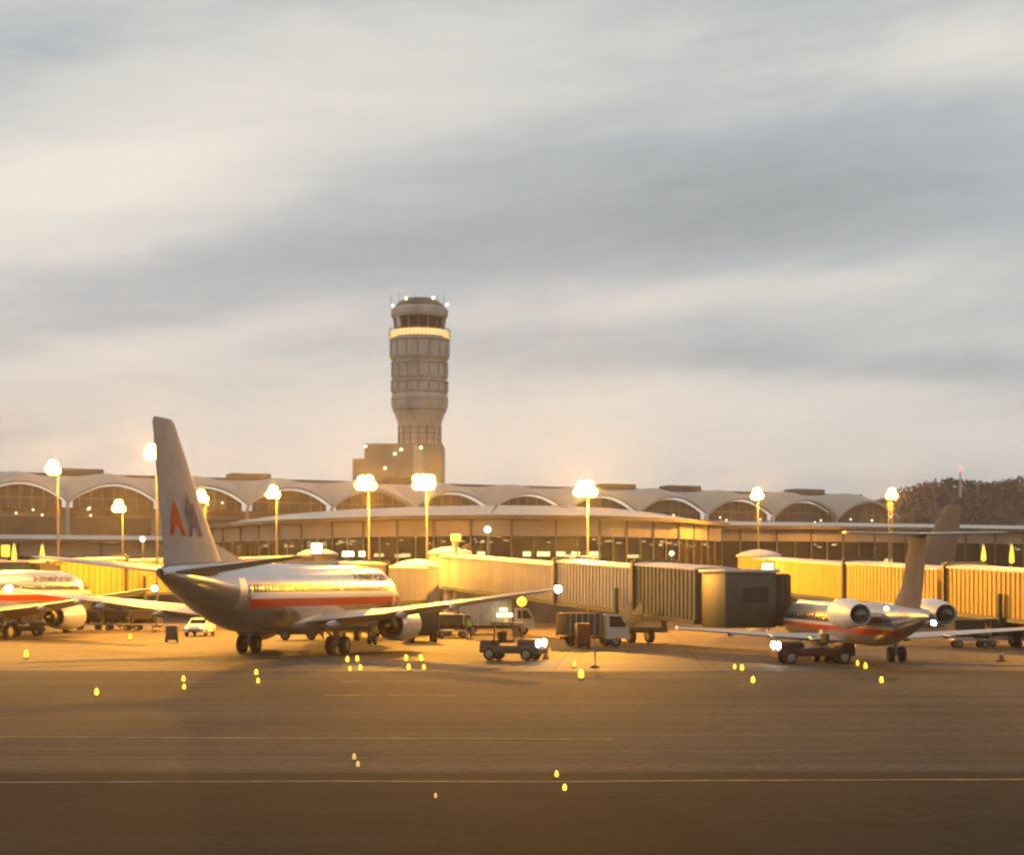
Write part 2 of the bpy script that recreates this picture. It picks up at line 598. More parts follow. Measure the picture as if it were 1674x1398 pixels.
def airliner(name, label, livery, loc, rz):
    L = 38.0
    P = Plane(L)
    root = thing(name, label, 'airplane', loc, rz, 'parked airliners')
    A = livery
    secs = [(0, 2.74, 2.78, .02), (.12, 2.5, 3.03, .26), (.4, 2.22, 3.3, .52), (1.0, 1.9, 3.72, .92), (1.8, 1.66, 4.2, 1.28), (2.6, 1.53, 4.72, 1.54),
            (3.4, 1.47, 5.1, 1.7), (4.4, 1.44, 5.33, 1.82), (5.8, 1.42, 5.45, 1.88), (10, 1.42, 5.46, 1.88), (18, 1.42, 5.46, 1.88), (26.5, 1.44, 5.46, 1.88),
            (28.5, 1.6, 5.46, 1.87), (30.5, 2.02, 5.46, 1.76), (32.5, 2.62, 5.45, 1.52), (34.5, 3.3, 5.4, 1.16), (36.2, 3.9, 5.3, .76), (37.4, 4.35, 5.16, .42), (38, 4.6, 5.0, .2)]
    fus = P.body(secs, 48).build('fuselage', A['body'], root, ang=60)
    # cabin windows on the side the photo shows
    wm = MB().rbox((0, 0, 0), (.03, .26, .36), .012).mesh('window')
    wm.materials.append(M_['pane'])
    st = 6.6
    k = 0
    while st < 30.6:
        if not (15.6 < st < 15.9):
            o = bpy.data.objects.new('window', wm)
            COL.objects.link(o)
            o.parent = fus
            o.location = (P.half(st, 4.0) + .004, L - st, 4.0)
            o.rotation_euler = (0, R(-16), 0)
        st += .508
    for s0, z0, z1 in ((4.4, 2.75, 4.55), (30.9, 2.9, 4.55)):
        P.patch(s0, s0 + .76, z0, z1, 1, .014, 2, 8).build('door', A['door'], fus)
    for side in (1, -1):
        for s0, s1, z0, z1 in ((2.5, 3.1, 3.95, 4.55), (1.95, 2.45, 3.85, 4.3)):
            P.patch(s0, s1, z0, z1, side, .012, 3, 3).build('cockpit_window', M_['pane'], fus)
    for s0 in (8.3, 24.0):
        P.patch(s0, s0 + 1.2, 1.75, 2.7, 1, .012, 2, 6).build('cargo_hatch', A['door'], fus)
    # belly fairing
    mb = MB()
    q = []
    for t in range(13):
        u = t / 12
        st = 12.3 + 11.2 * u
        k = math.sin(math.pi * u) ** .55 if 0 < u < 1 else .02
        q.append([((.6 + 1.35 * k) * math.cos(2 * math.pi * i / 28), L - st, 1.95 + (.25 + .55 * k) * math.sin(2 * math.pi * i / 28)) for i in range(28)])
    mb.loft(q).build('belly_fairing', A['wing'], root, ang=60)
    wing = [(1.2, 13.3, 8.3, 1.95, .13), (5.6, 15.9, 5.6, 2.42, .115), (11.5, 19.4, 3.5, 3.2, .105), (16.5, 22.3, 1.9, 3.85, .1), (17.1, 22.9, 1.2, 3.93, .08)]
    for side in (1, -1):
        w = P.surf(wing, side).build('wing', A['wing'], root, ang=40)
        for out, st, ln, z in ((3.4, 20.6, 2.6, 1.85), (7.6, 20.6, 2.5, 2.4), (11.0, 21.6, 2.2, 2.85)):
            MB().loft([[(side * out + r * .18 * math.cos(2 * math.pi * i / 12), L - st - ln * t, z + .04 * t + r * .24 * math.sin(2 * math.pi * i / 12)) for i in range(12)]
                       for t, r in ((0, .15), (.2, .8), (.5, 1), (.8, .7), (1, .08))]).build('flap_fairing', A['wing'], w, ang=60)
        MB().lathe([(.02, -.3), (.17, -.17), (.21, 0), (.17, .17), (.02, .3)], (side * 17.12, L - 23.0, 3.95), 'Y', 12).build('wing_tip_light', M_['nav'] if A['lit'] else M_['pane'], w)
        e = MB().lathe([(.80, 11.75), (.92, 11.6), (1.0, 11.68), (1.06, 12.2), (1.09, 13.0), (1.04, 14.2), (.9, 15.2), (.86, 15.25), (.82, 15.15), (.84, 14.4), (.6, 14.3)],
                       (0, 0, 0), 'Y', 32, cap=False)
        e.v = [(x + side * 4.83, L - y, z + 1.66) for x, y, z in e.v]
        en = e.build('engine', A['cowl'], root, ang=50)
        c = MB().lathe([(.55, 13.8), (.62, 14.3), (.58, 15.0), (.44, 15.9), (.42, 15.9), (.36, 15.6), (.22, 15.95), (.04, 16.5)], (0, 0, 0), 'Y', 24)
        c.v = [(x + side * 4.83, L - y, z + 1.66) for x, y, z in c.v]
        c.build('exhaust_nozzle', M_['hot'], en)
        fn = MB().lathe([(.78, 12.5), (.3, 12.45), (.02, 12.0)], (0, 0, 0), 'Y', 24, cap=False)
        fn.v = [(x + side * 4.83, L - y, z + 1.66) for x, y, z in fn.v]
        fn.build('fan', M_['hot'], en)
        MB().slab([(L - 12.2, 2.6), (L - 13.6, 2.75), (L - 17.4, 2.5), (L - 17.4, 2.3), (L - 15.4, 2.2), (L - 13.4, 2.4)], 'X', side * 4.83 - .14, side * 4.83 + .14).build('pylon', A['cowl'], en)
        g = MB().tube((side * 2.86, L - 19.6, .55), (side * 2.75, L - 19.5, 2.3), .13, .16, 10).tube((side * 2.86, L - 19.6, .9), (side * 1.6, L - 19.5, 1.7), .07, .07, 8)
        g.tube((side * 2.86 - .42, L - 19.6, .56), (side * 2.86 + .42, L - 19.6, .56), .08, .08, 8)
        gear = g.build('main_gear', M_['strut'], root)
        for d in (-.43, .43):
            add_wheel(gear, side * 2.86 + d, L - 19.6, .56, .4)
        P.surf([(.35, 32.6, 4.5, 4.85, .1), (7.17, 36.45, 1.5, 5.6, .09)], side).build('tailplane', A['wing'], root, ang=40)
    ng = MB().tube((0, L - 4.0, .35), (0, L - 3.8, 1.9), .09, .1, 10).tube((0, L - 4, .5), (0, L - 3.0, 1.6), .05, .05, 8).build('nose_gear', M_['strut'], root)
    for d in (-.2, .2):
        add_wheel(ng, d, L - 4.0, .34, .2)
    fin = P.fin([(5.1, 30.3, 7.3, .1), (6.4, 31.5, 6.2, .1), (8.6, 33.4, 4.8, .1), (12.3, 36.35, 2.5, .09), (12.5, 36.7, 1.9, .06)]).build('tail_fin', A['fin'], root, ang=40)
    MB().loft([[(0, L - 26.9, 5.44), (.02, L - 26.9, 5.43), (-.02, L - 26.9, 5.43)], [(0, L - 31.4, 6.45), (.18, L - 31.2, 5.35), (-.18, L - 31.2, 5.35)],
               [(0, L - 32.4, 6.9), (.25, L - 33, 5.3), (-.25, L - 33, 5.3)]]).build('dorsal_fin', A['fin'], root)
    MB().lathe([(.2, 0), (.17, .1), (.12, .1), (.1, -.15)], (0, 0, 4.8), 'Y', 16).build('tail_exhaust', M_['hot'], root)
    if A.get('title'):
        vs, fs = text_mesh('American', 1.0, bold=.012)
        u = max(v[0] for v in vs)
        # split long faces is not needed: letters are short, follow the skin
        mb = MB()
        z0 = 4.5
        pts = []
        for x, y, _ in vs:
            stn = 12.6 - x * 7.0 / u
            z = z0 + y * .85
            pts.append((P.half(stn, z) + .02, L - stn, z))
        mb.add(pts, fs).build('lettering', M_['title'], fus)
    if A.get('logo'):
        for txt, stn, m_ in (('A', 36.95, M_['red']), ('A', 35.1, M_['blue'])):
            vs, fs = text_mesh(txt, 1.0, bold=.03)
            w, h = max(v[0] for v in vs), max(v[1] for v in vs)
            pts = []
            for x, y, _ in vs:
                z = 6.75 + y / h * 1.6
                s_ = stn - x / w * 1.4 + (y / h) * .45
                t = min(1, max(0, (z - 6.4) / 5.9))
                le, ch = 31.5 + 4.85 * t, 6.2 - 3.7 * t
                b = min(.98, max(.02, (s_ - le) / ch))
                th = 5 * .1 * (.2969 * math.sqrt(b) - .126 * b - .3516 * b * b + .2843 * b ** 3 - .1036 * b ** 4) * ch * 1.1
                pts.append((th + .045, L - s_, z))
            MB().add(pts, fs).build('letter', m_, fin)
        # small bird between the letters
        bird = [(35.5, 8.9), (35.05, 8.2), (34.9, 7.4), (35.15, 7.9), (35.3, 7.2), (35.35, 8.0), (35.6, 7.6), (35.5, 8.3)]
        pts = [(.30, L - s_, z) for s_, z in bird]
        MB().add(pts, [tuple(range(len(pts)))]).build('bird_emblem', M_['blue'], fin)
    return root


M_['title'] = mat('blue grey letters', (.035, .022, .035), .9, 0, .1, 3, spec=.1)
BANDS = [(3.78, 4.24, (.035, .04, .085)), (3.42, 3.78, (.62, .6, .57)), (2.92, 3.42, (.40, .035, .01))]
silver = dict(body=fuselage_mat('polished skin', (.60, .60, .61), .88, .2, BANDS, 7.6, 36.2), wing=M_['wing'], cowl=M_['cowl'], door=M_['alu'], fin=M_['finpaint'], lit=True, title=True, logo=True)
TH = .2265
main = airliner('airliner', 'silver airliner with red stripe seen from behind, large in front of the control tower', silver, (-17.46, 78.86, 0), -TH)
u = Vector((math.sin(.215), math.cos(.215)))
nose = Vector((-38.2, 143.5))
t = nose - u * 38
airliner('airliner', 'silver airliner cut off by the picture edge, only its lit nose and red stripe showing', silver, (t.x, t.y, 0), -.215)
M_['navy'] = mat('slate blue tail paint', (.035, .052, .09), .75, 0, .15, .6)
slate = dict(body=fuselage_mat('white slate skin', (.62, .62, .62), .0, .4, [(1.3, 3.0, (.08, .09, .12))], 0, 38), wing=M_['wing'], cowl=M_['cowl'], door=M_['white'], fin=M_['navy'], lit=False)
airliner('airliner', 'airliner hidden behind the lit boarding bridge except for its slate blue tail fin', slate, (gx(1563, 163), 163, 0), .5)


def regional(label, loc, rz):
    L = 29.9
    P = Plane(L)
    root = thing('regional_jet', label, 'airplane', loc, rz)
    body = fuselage_mat('regional skin', (.48, .48, .49), .7, .3, [(2.12, 2.42, (.03, .035, .08)), (1.94, 2.12, (.6, .58, .56)), (1.66, 1.94, (.5, .05, .02))], 4, 28.5)
    secs = [(0, 1.68, 1.72, .02), (.15, 1.48, 1.92, .24), (.6, 1.22, 2.2, .52), (1.5, 1.05, 2.62, .84), (2.5, .99, 3.0, 1.04), (3.6, .97, 3.22, 1.13), (5, .97, 3.25, 1.14),
            (20, .97, 3.25, 1.14), (22.5, 1.1, 3.25, 1.1), (25, 1.55, 3.2, .86), (27.5, 2.05, 3.12, .55), (29.2, 2.4, 3.0, .3), (29.9, 2.55, 2.85, .12)]
    fus = P.body(secs, 40).build('fuselage', body, root, ang=60)
    wm = MB().rbox((0, 0, 0), (.03, .24, .34), .012).mesh('window')
    wm.materials.append(M_['pane'])
    for i in range(20):
        st = 5.6 + i * .8
        o = bpy.data.objects.new('window', wm)
        COL.objects.link(o)
        o.parent = fus
        o.location = (-P.half(st, 2.4) - .004, L - st, 2.4)
        o.rotation_euler = (0, R(14), 0)
    for side in (1, -1):
        for s0, s1, z0, z1 in ((1.55, 2.0, 2.2, 2.5), (2.05, 2.6, 2.3, 2.72)):
            P.patch(s0, s1, z0, z1, side, .012, 3, 3).build('cockpit_window', M_['pane'], fus)
        w = P.surf([(.7, 12.1, 4.9, 1.15, .12), (3.4, 13.9, 3.1, 1.32, .11), (9.9, 16.8, 1.25, 1.85, .1)], side).build('wing', M_['wing'], root, ang=40)
        for out in (2.6, 4.8, 7.0):
            MB().loft([[(side * out + r * .13 * math.cos(2 * math.pi * i / 10), L - 16.2 - 1.6 * tt, 1.1 + out * .06 + r * .16 * math.sin(2 * math.pi * i / 10)) for i in range(10)]
                       for tt, r in ((0, .15), (.3, 1), (.7, .8), (1, .08))]).build('flap_fairing', M_['wing'], w, ang=60)
        MB().lathe([(.02, -.12), (.07, -.06), (.08, 0), (.02, .12)], (side * 9.92, L - 17.0, 1.88), 'Y', 10).build('wing_tip_light', M_['tail'], w)
        e = MB().lathe([(.5, 21.35), (.6, 21.2), (.68, 21.35), (.76, 22.0), (.77, 23.2), (.66, 24.6), (.52, 25.4), (.48, 25.35), (.5, 24.6), (.3, 24.5)], (0, 0, 0), 'Y', 28, cap=False)
        e.v = [(x + side * 2.12, L - y, z + 2.72) for x, y, z in e.v]
        en = e.build('engine', M_['white'], root, ang=50)
        c = MB().lathe([(.3, 24.2), (.36, 24.8), (.28, 25.5), (.1, 25.9), (.02, 26.0)], (0, 0, 0), 'Y', 20)
        c.v = [(x + side * 2.12, L - y, z + 2.72) for x, y, z in c.v]
        c.build('exhaust_nozzle', M_['hot'], en)
        d = MB().lathe([(.62, 21.9), (.2, 21.85), (.02, 21.5)], (0, 0, 0), 'Y', 20, cap=False)
        d.v = [(x + side * 2.12, L - y, z + 2.72) for x, y, z in d.v]
        d.build('fan', M_['hot'], en)
        MB().box((side * 1.25, L - 23.2, 2.7), (1.0, 2.6, .22)).build('pylon', M_['white'], en)
        g = MB().tube((side * 2.05, L - 17, .4), (side * 2.0, L - 16.9, 1.25), .1, .12, 10).tube((side * 2.05 - .34, L - 17, .42), (side * 2.05 + .34, L - 17, .42), .07, .07, 8)
        gear = g.build('main_gear', M_['strut'], root)
        for dd in (-.3, .3):
            add_wheel(gear, side * 2.05 + dd, L - 17, .42, .3)
        P.surf([(.05, 26.9, 2.3, 6.55, .09), (3.75, 28.3, 1.2, 6.62, .08)], side).build('tailplane', M_['wing'], root, ang=40)
    ng = MB().tube((0, L - 2.6, .3), (0, L - 2.5, 1.3), .07, .08, 10).build('nose_gear', M_['strut'], root)
    for dd in (-.15, .15):
        add_wheel(ng, dd, L - 2.6, .26, .16)
    P.fin([(3.0, 23.6, 4.6, .1), (4.2, 25.3, 3.4, .1), (6.5, 26.6, 2.6, .1)]).build('tail_fin', M_['dullfin'], root, ang=40)
    MB().lathe([(.02, -.1), (.1, -.06), (.1, .06), (.02, .1)], (.15, L - 29.75, 2.4), 'Y', 10).build('tail_light', M_['headlight'], root)
    MB().lathe([(.02, -.14), (.1, -.08), (.1, .08), (.02, .14)], (-.62, L - 24.6, 3.0), 'Y', 10).build('logo_light', M_['warmpanel'], root)
    MB().lathe([(.12, 0), (.1, .1), (.02, .16)], (0, L - 12, 3.24), 'Z', 10).build('beacon', M_['amber'], root)
    return root


regional('small silver regional jet with tail mounted engines, nose at the darkest boarding bridge', (19.3, 73.2, 0), .04)


# ------------------------------------------------------------------ boarding bridges
def frame3(d):
    y = Vector(d).normalized()
    x = y.cross(Vector((0, 0, 1))).normalized()
    z = x.cross(y)
    return Matrix((x, y, z)).transposed()


def tunnel(p0, p1, w, h, pitch=.55, depth=.06):
    """corrugated box from p0 to p1 (floor centre points); walls ribbed, returns wall mesh and roof mesh"""
    p0, p1 = Vector(p0), Vector(p1)
    d = p1 - p0
    m = frame3(d)
    up = Vector((0, 0, 1))
    ln = d.length
    n = max(2, int(ln / pitch))
    secs = []
    k = 0
    for i in range(n):
        for f_, o in ((0, 0), (.45, 0), (.5, depth), (.95, depth)):
            y = (i + f_) / n * ln
            ww = w / 2 + o
            c = p0 + m.col[1] * y
            x = m.col[0]
            secs.append([c - x * ww, c + x * ww, c + x * ww + up * h, c - x * ww + up * h])
    c = p1
    secs.append([c - m.col[0] * w / 2, c + m.col[0] * w / 2, c + m.col[0] * w / 2 + up * h, c - m.col[0] * w / 2 + up * h])
    walls = MB().loft(secs)
    r = MB()
    x = m.col[0]
    w2 = w / 2 + .16
    q = []
    for pt in (p0 - m.col[1] * .05, p1 + m.col[1] * .05):
        q.append([pt - x * w2 + up * (h - .02), pt + x * w2 + up * (h - .02), pt + x * w2 + up * (h + .1), pt + x * w * .2 + up * (h + .22), pt - x * w * .2 + up * (h + .22), pt - x * w2 + up * (h + .1)])
    r.loft(q)
    b = MB()
    q = []
    for pt in (p0, p1):
        q.append([pt - x * w2 + up * -.28, pt + x * w2 + up * -.28, pt + x * w2 + up * -.01, pt - x * w2 + up * -.01])
    b.loft(q)
    return walls, r, b


def ring_frame(p, d, w, h, t=.22):
    m = frame3(d)
    up = Vector((0, 0, 1))
    mb = MB()
    x, y = m.col[0], m.col[1]
    for s in (-1, 1):
        mb.loft([[p + x * s * (w / 2) + y * a + up * z for a, z in ((-.14, -.3), (.14, -.3), (.14, h + .3), (-.14, h + .3))], [p + x * s * (w / 2 + t) + y * a + up * z for a, z in ((-.14, -.3), (.14, -.3), (.14, h + .3), (-.14, h + .3))]])
    mb.loft([[p + x * (w / 2 - .002) * s + y * a + up * z for a, z in ((-.13, h + .24), (.13, h + .24), (.13, h + .42), (-.13, h + .42))] for s in (-1, 1)])
    return mb


def bridge(label, A, B, zA, zB, secs, wall_m, cab_rz=None, drive_t=.72, cab_len=3.6, dome=True, dark_end=False, stair=True):
    """A: rotunda centre, B: cab centre on the ground plan; secs = (t0, t1, width, height)"""
    A, B = Vector((A[0], A[1], 0)), Vector((B[0], B[1], 0))
    root = thing('boarding_bridge', label, 'boarding bridge', A, 0, 'boarding bridges at the gates')
    D = B - A
    pt = lambda t: Vector((D.x * t, D.y * t, zA + (zB - zA) * t))
    dirv = pt(1) - pt(0)
    for i, (t0, t1, w, h) in enumerate(secs):
        wl, rf, bm_ = tunnel(pt(t0), pt(t1), w, h)
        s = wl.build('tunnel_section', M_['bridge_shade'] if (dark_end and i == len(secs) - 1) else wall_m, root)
        rf.build('roof_sheet', M_['bridge_roof'], s)
        bm_.build('floor_beam', M_['bridge_dark'], s)
        if i:
            ring_frame(pt(t0 + .004), dirv, w + .1, h).build('end_frame', M_['bridge_dark'], s)
    # rotunda on its column
    h0 = secs[0][3] + .1
    rot = MB().lathe([(1.95, zA - .35), (1.95, zA + h0 + .05)], (0, 0, 0), 'Z', 28).build('rotunda', wall_m, root)
    if dome:
        MB().lathe([(2.12, zA + h0 + .06), (2.12, zA + h0 + .2), (1.5, zA + h0 + .5), (.7, zA + h0 + .68), (.03, zA + h0 + .74)], (0, 0, 0), 'Z', 28).build('domed_roof', M_['dome'], rot, ang=50)
    MB().lathe([(1.1, 0), (1.1, .25), (.55, .5), (.55, zA - .36)], (0, 0, 0), 'Z', 16).build('column', M_['steel'], root)
    # drive column with its wheel bogie
    q = pt(drive_t)
    hw = secs[-1][2] / 2 + .3
    m = frame3(Vector((dirv.x, dirv.y, 0)))
    x, y = m.col[0], m.col[1]
    zq = q.z
    g = Vector((q.x, q.y, 0))
    dc = MB()
    for s in (-1, 1):
        dc.tube(g + x * s * hw + Vector((0, 0, .9)), g + x * s * hw + Vector((0, 0, zq + 1.6)), .2, .16, 10)
    ang = math.atan2(-x.y, -x.x) if False else math.atan2(x.y, x.x)
    dc.box(g + Vector((0, 0, zq - .42)), (2 * hw + .3, .3, .26), ang)
    dc.box(g + Vector((0, 0, .95)), (2 * hw + .3, .5, .4), ang)
    dcol = dc.build('drive_column', M_['bridge_dark'], root)
    for s in (-1, 1):
        t_, r_ = MB(), MB()
        wheel(t_, r_, 0, 0, .5, .38)
        o = t_.build('wheel', M_['black'], dcol, loc=g + x * s * .75)
        o.rotation_euler = (0, 0, ang)
        r_.build('rim', M_['rim'], o)
    # cab
    rz = cab_rz if cab_rz is not None else math.atan2(-D.x, D.y)
    w, h = secs[-1][2] + .35, secs[-1][3] + .15
    Mz = Matrix.Rotation(rz, 3, 'Z')
    c = pt(1)
    cab = MB().rbox(c + Vector((0, 0, h / 2 - .25)), (w, cab_len, h + .1), .12, Mz).build('cab', M_['bridge_dark'], root)
    MB().rbox(c + Vector((0, 0, h - .12)), (w + .3, cab_len + .3, .22), .06, Mz).build('cab_roof', M_['bridge_roof'], cab)
    for s in (-1, 1):
        MB().box(c + Mz @ Vector((s * (w / 2 + .004), .3, h * .52)), (.03, cab_len * .5, 1.0), 0, 1, Mz).build('cab_window', M_['pane'], cab)
    mb = MB()
    for k in range(5):
        mb.box(c + Mz @ Vector((0, cab_len / 2 + .12 + k * .2, h / 2 - .25)), (w + (.12 if k % 2 else -.06), .2 - .004, h * .95 + (.1 if k % 2 else -.08)), 0, 1, Mz)
    mb.build('canopy_bellows', M_['canvas'], cab)
    if stair:
        a = pt(drive_t + .1) + x * (hw + .6)
        e = a - y * 4.2
        st = MB()
        up = Vector((0, 0, 1))
        for off in (0, .9):
            b0, b1 = a + x * off, e + x * off
            st.loft([[b0 + up * -.25, b0 + up * .9, b0 + up * .9 + x * .05, b0 + up * -.25 + x * .05], [Vector((b1.x, b1.y, .02)), Vector((b1.x, b1.y, 1.05)), Vector((b1.x, b1.y, 1.05)) + x * .05, Vector((b1.x, b1.y, .02)) + x * .05]])
        n = max(4, int(a.z / .2))
        for k in range(n):
            tt = (k + .5) / n
            p = a.lerp(Vector((e.x, e.y, 0)), tt)
            st.box(p + x * .48 + up * .02, (.8, .3, .05), ang)
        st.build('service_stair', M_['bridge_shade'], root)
    return root, pt


bridge('long grey boarding bridge sloping down to the regional jet nose', (-5.9, 150), (14.6, 102.5), 4.25, 1.75,
       [(.03, .56, 2.7, 2.75), (.52, .8, 3.0, 3.05), (.78, .95, 3.3, 3.3)], M_['bridge'], cab_rz=R(-72), drive_t=.74, dark_end=True)
bridge('boarding bridge with a round yellow domed rotunda beyond the main airliner nose', (gx(682, 140), 140), (-13.6, 113.2), 2.95, 2.75,
       [(.06, .6, 2.6, 2.7), (.56, .95, 2.9, 2.95)], M_['bridge'], cab_rz=R(-102), drive_t=.76)
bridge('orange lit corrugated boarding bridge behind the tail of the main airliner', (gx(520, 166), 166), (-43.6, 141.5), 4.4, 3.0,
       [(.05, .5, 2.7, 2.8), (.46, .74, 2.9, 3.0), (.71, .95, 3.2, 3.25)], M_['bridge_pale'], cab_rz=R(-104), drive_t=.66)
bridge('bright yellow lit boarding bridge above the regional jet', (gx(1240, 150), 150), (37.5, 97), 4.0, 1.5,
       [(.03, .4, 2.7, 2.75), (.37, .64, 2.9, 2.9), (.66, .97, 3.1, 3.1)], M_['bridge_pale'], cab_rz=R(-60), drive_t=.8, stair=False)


# ------------------------------------------------------------------ control tower
TY = 316.0
ts = F / TY
tx = gx(686, TY)


def tz(py):
    return CH + (HY - py) / ts


tower = thing('control_tower', 'tall concrete control tower with gold lit balcony ring rising behind the terminal', 'control tower', (tx, TY, 0))
def ring_prof(rows):
    return [(w / 2 / ts, tz(y)) for y, w in rows]


shaft = MB().lathe(ring_prof([(985, 69), (735, 69), (695, 70), (682, 78), (666, 92), (662, 93), (650, 93), (646, 88), (643, 88)]), n=16).build('shaft', M_['concrete'], tower, ang=25)
for y0, y1, w in ((644, 627, 93), (620, 597, 92), (588, 560, 97)):
    MB().lathe(ring_prof([(y0 + 6.5, w - 9), (y0 + 5, w - 9), (y0 - 2, w), (y1 + 1, w), (y1, w - 3)]), n=16).build('floor_drum', M_['concrete'], tower, ang=25)
    MB().lathe(ring_prof([(y1 - .6, w + 2.5), (y1 - 3, w + 2.5)]), n=16).build('ledge', M_['concrete'], tower, ang=25)
    MB().lathe(ring_prof([(y1 + .5, w - 12), (y1 - 7, w - 12)]), n=16).build('recess', M_['concrete_dark'], tower, ang=25)
MB().lathe(ring_prof([(560, 97), (557, 99), (555, 99)]), n=16).build('balcony_floor', M_['concrete'], tower, ang=25)
MB().lathe(ring_prof([(553.5, 98.5), (543, 98.5), (543, 96), (553.5, 96)]), n=16, cap=False).build('lit_balcony', M_['gold'], tower, ang=25)
MB().lathe(ring_prof([(556, 74), (541, 78), (521, 85)]), n=16).build('cab_glass', mat('cab glass', (.03, .025, .04), .15, 0, .3, .5), tower, ang=15)
mm = MB()
for k in range(16):
    a = 2 * math.pi * k / 16
    c, s = math.cos(a), math.sin(a)
    mm.tube((c * 78.6 / 2 / ts, s * 78.6 / 2 / ts, tz(541)), (c * 85.6 / 2 / ts, s * 85.6 / 2 / ts, tz(521)), .12, .12, 6)
mm.build('cab_mullion', M_['mullion'], tower)
MB().lathe(ring_prof([(521, 88), (517, 93), (508, 94), (505, 90)]), n=16).build('cab_roof', M_['concrete'], tower, ang=25)
MB().lathe(ring_prof([(505, 86), (497, 74), (493, 60), (490.5, 56), (489, 40)]), n=16).build('roof_dome', M_['concrete_dark'], tower, ang=25)
for k, (dx, yy, m_) in enumerate(((-44, 500, 'warmlamp'), (-20, 494, 'warmlamp'), (24, 493, 'warmlamp'), (45, 498, 'warmlamp'))):
    MB().lathe([(.05, -.3), (.28, -.15), (.28, .15), (.05, .3)], (dx / ts, -math.sqrt(max(1, 44 ** 2 - dx * dx)) / ts * .9, tz(yy)), 'Z', 10).build('roof_light', M_[m_], tower)
for k, dx in enumerate((-46, -33, -24, -8, 12, 30, 40)):
    MB().tube((dx / ts, (k % 3 - 1) * 1.5, tz(506)), (dx / ts, (k % 3 - 1) * 1.5, tz(484 - (k * 5) % 9)), .09, .04, 5).build('antenna', M_['steel'], tower)
for k in range(16):       # cast joints at the corners of the drums
    a = 2 * math.pi * k / 16
    for y0, y1, w in ((641, 629, 93), (617, 599, 92), (585, 562, 97), (733, 697, 70)):
        r = w / 2 / ts * .998
        MB().tube((r * math.cos(a), r * math.sin(a), tz(y0)), (r * math.cos(a), r * math.sin(a), tz(y1)), .1, .1, 5).build('panel_joint', M_['concrete_dark'], tower)
for y, w in ((729, 70.3), (720, 70.3), (711, 70.3), (702, 70.3), (657, 93.4), (673, 88.2)):
    MB().lathe(ring_prof([(y, w), (y - .8, w)]), n=16).build('pour_line', M_['concrete_dark'], tower, ang=25)
rg = MB()
for k in range(48):
    a = 2 * math.pi * k / 48
    rg.tube((49.6 / ts * math.cos(a), 49.6 / ts * math.sin(a), tz(554)), (49.6 / ts * math.cos(a), 49.6 / ts * math.sin(a), tz(540)), .07, .07, 4)
rg.lathe(ring_prof([(540.6, 99.8), (539.8, 99.8), (539.8, 98.8), (540.6, 98.8)]), n=48, cap=False)
rg.build('railing', M_['concrete_dark'], tower)
base = MB().box((gx(662, TY) - tx, 2, tz(728) / 2), (126 / ts, 12, tz(728))).build('base_block', M_['panel'], tower)
MB().box((gx(590, TY) - tx, 2.2, tz(752) / 2), (22 / ts, 11, tz(752))).build('base_annex', M_['panel'], tower)
for px, py in ((601, 733), (658, 738), (648, 745), (690, 735), (632, 768)):
    MB().lathe([(.05, -.25), (.25, -.1), (.25, .1), (.05, .25)], (gx(px, TY) - tx, -4.3, tz(py)), 'Z', 8).build('wall_lamp', M_['warmlamp'], tower)

# ------------------------------------------------------------------ terminal hall of vaulted bays
HA, HB = Vector((gx(-140, 222), 222)), Vector((gx(1500, 288), 288))
hd = (HB - HA)
hl = hd.length
hd.normalize()
hn = Vector((-hd.y, hd.x))        # away from the camera
BAY = 13.2
NB = int(hl / BAY)
_k = (405 - CX) / F                 # a roof valley stands on this sight line
_l = (_k * HA.y - HA.x) / (hd.x - _k * hd.y)
HA = HA + hd * (_l % BAY)
NB = int((hl - _l % BAY) / BAY)
hl = NB * BAY
hall = thing('terminal_hall', 'long terminal hall roofed with white vaults over dark arched windows', 'terminal building', (HA.x, HA.y, 0), math.atan2(hd.y, hd.x))
ZV, ZT, ZR = 16.2, 19.3, 20.9     # valley, arch crown, roof ridge


def arch(s):
    return ZV + (ZT - ZV) * max(0, math.cos(math.pi * s * .98)) ** .8


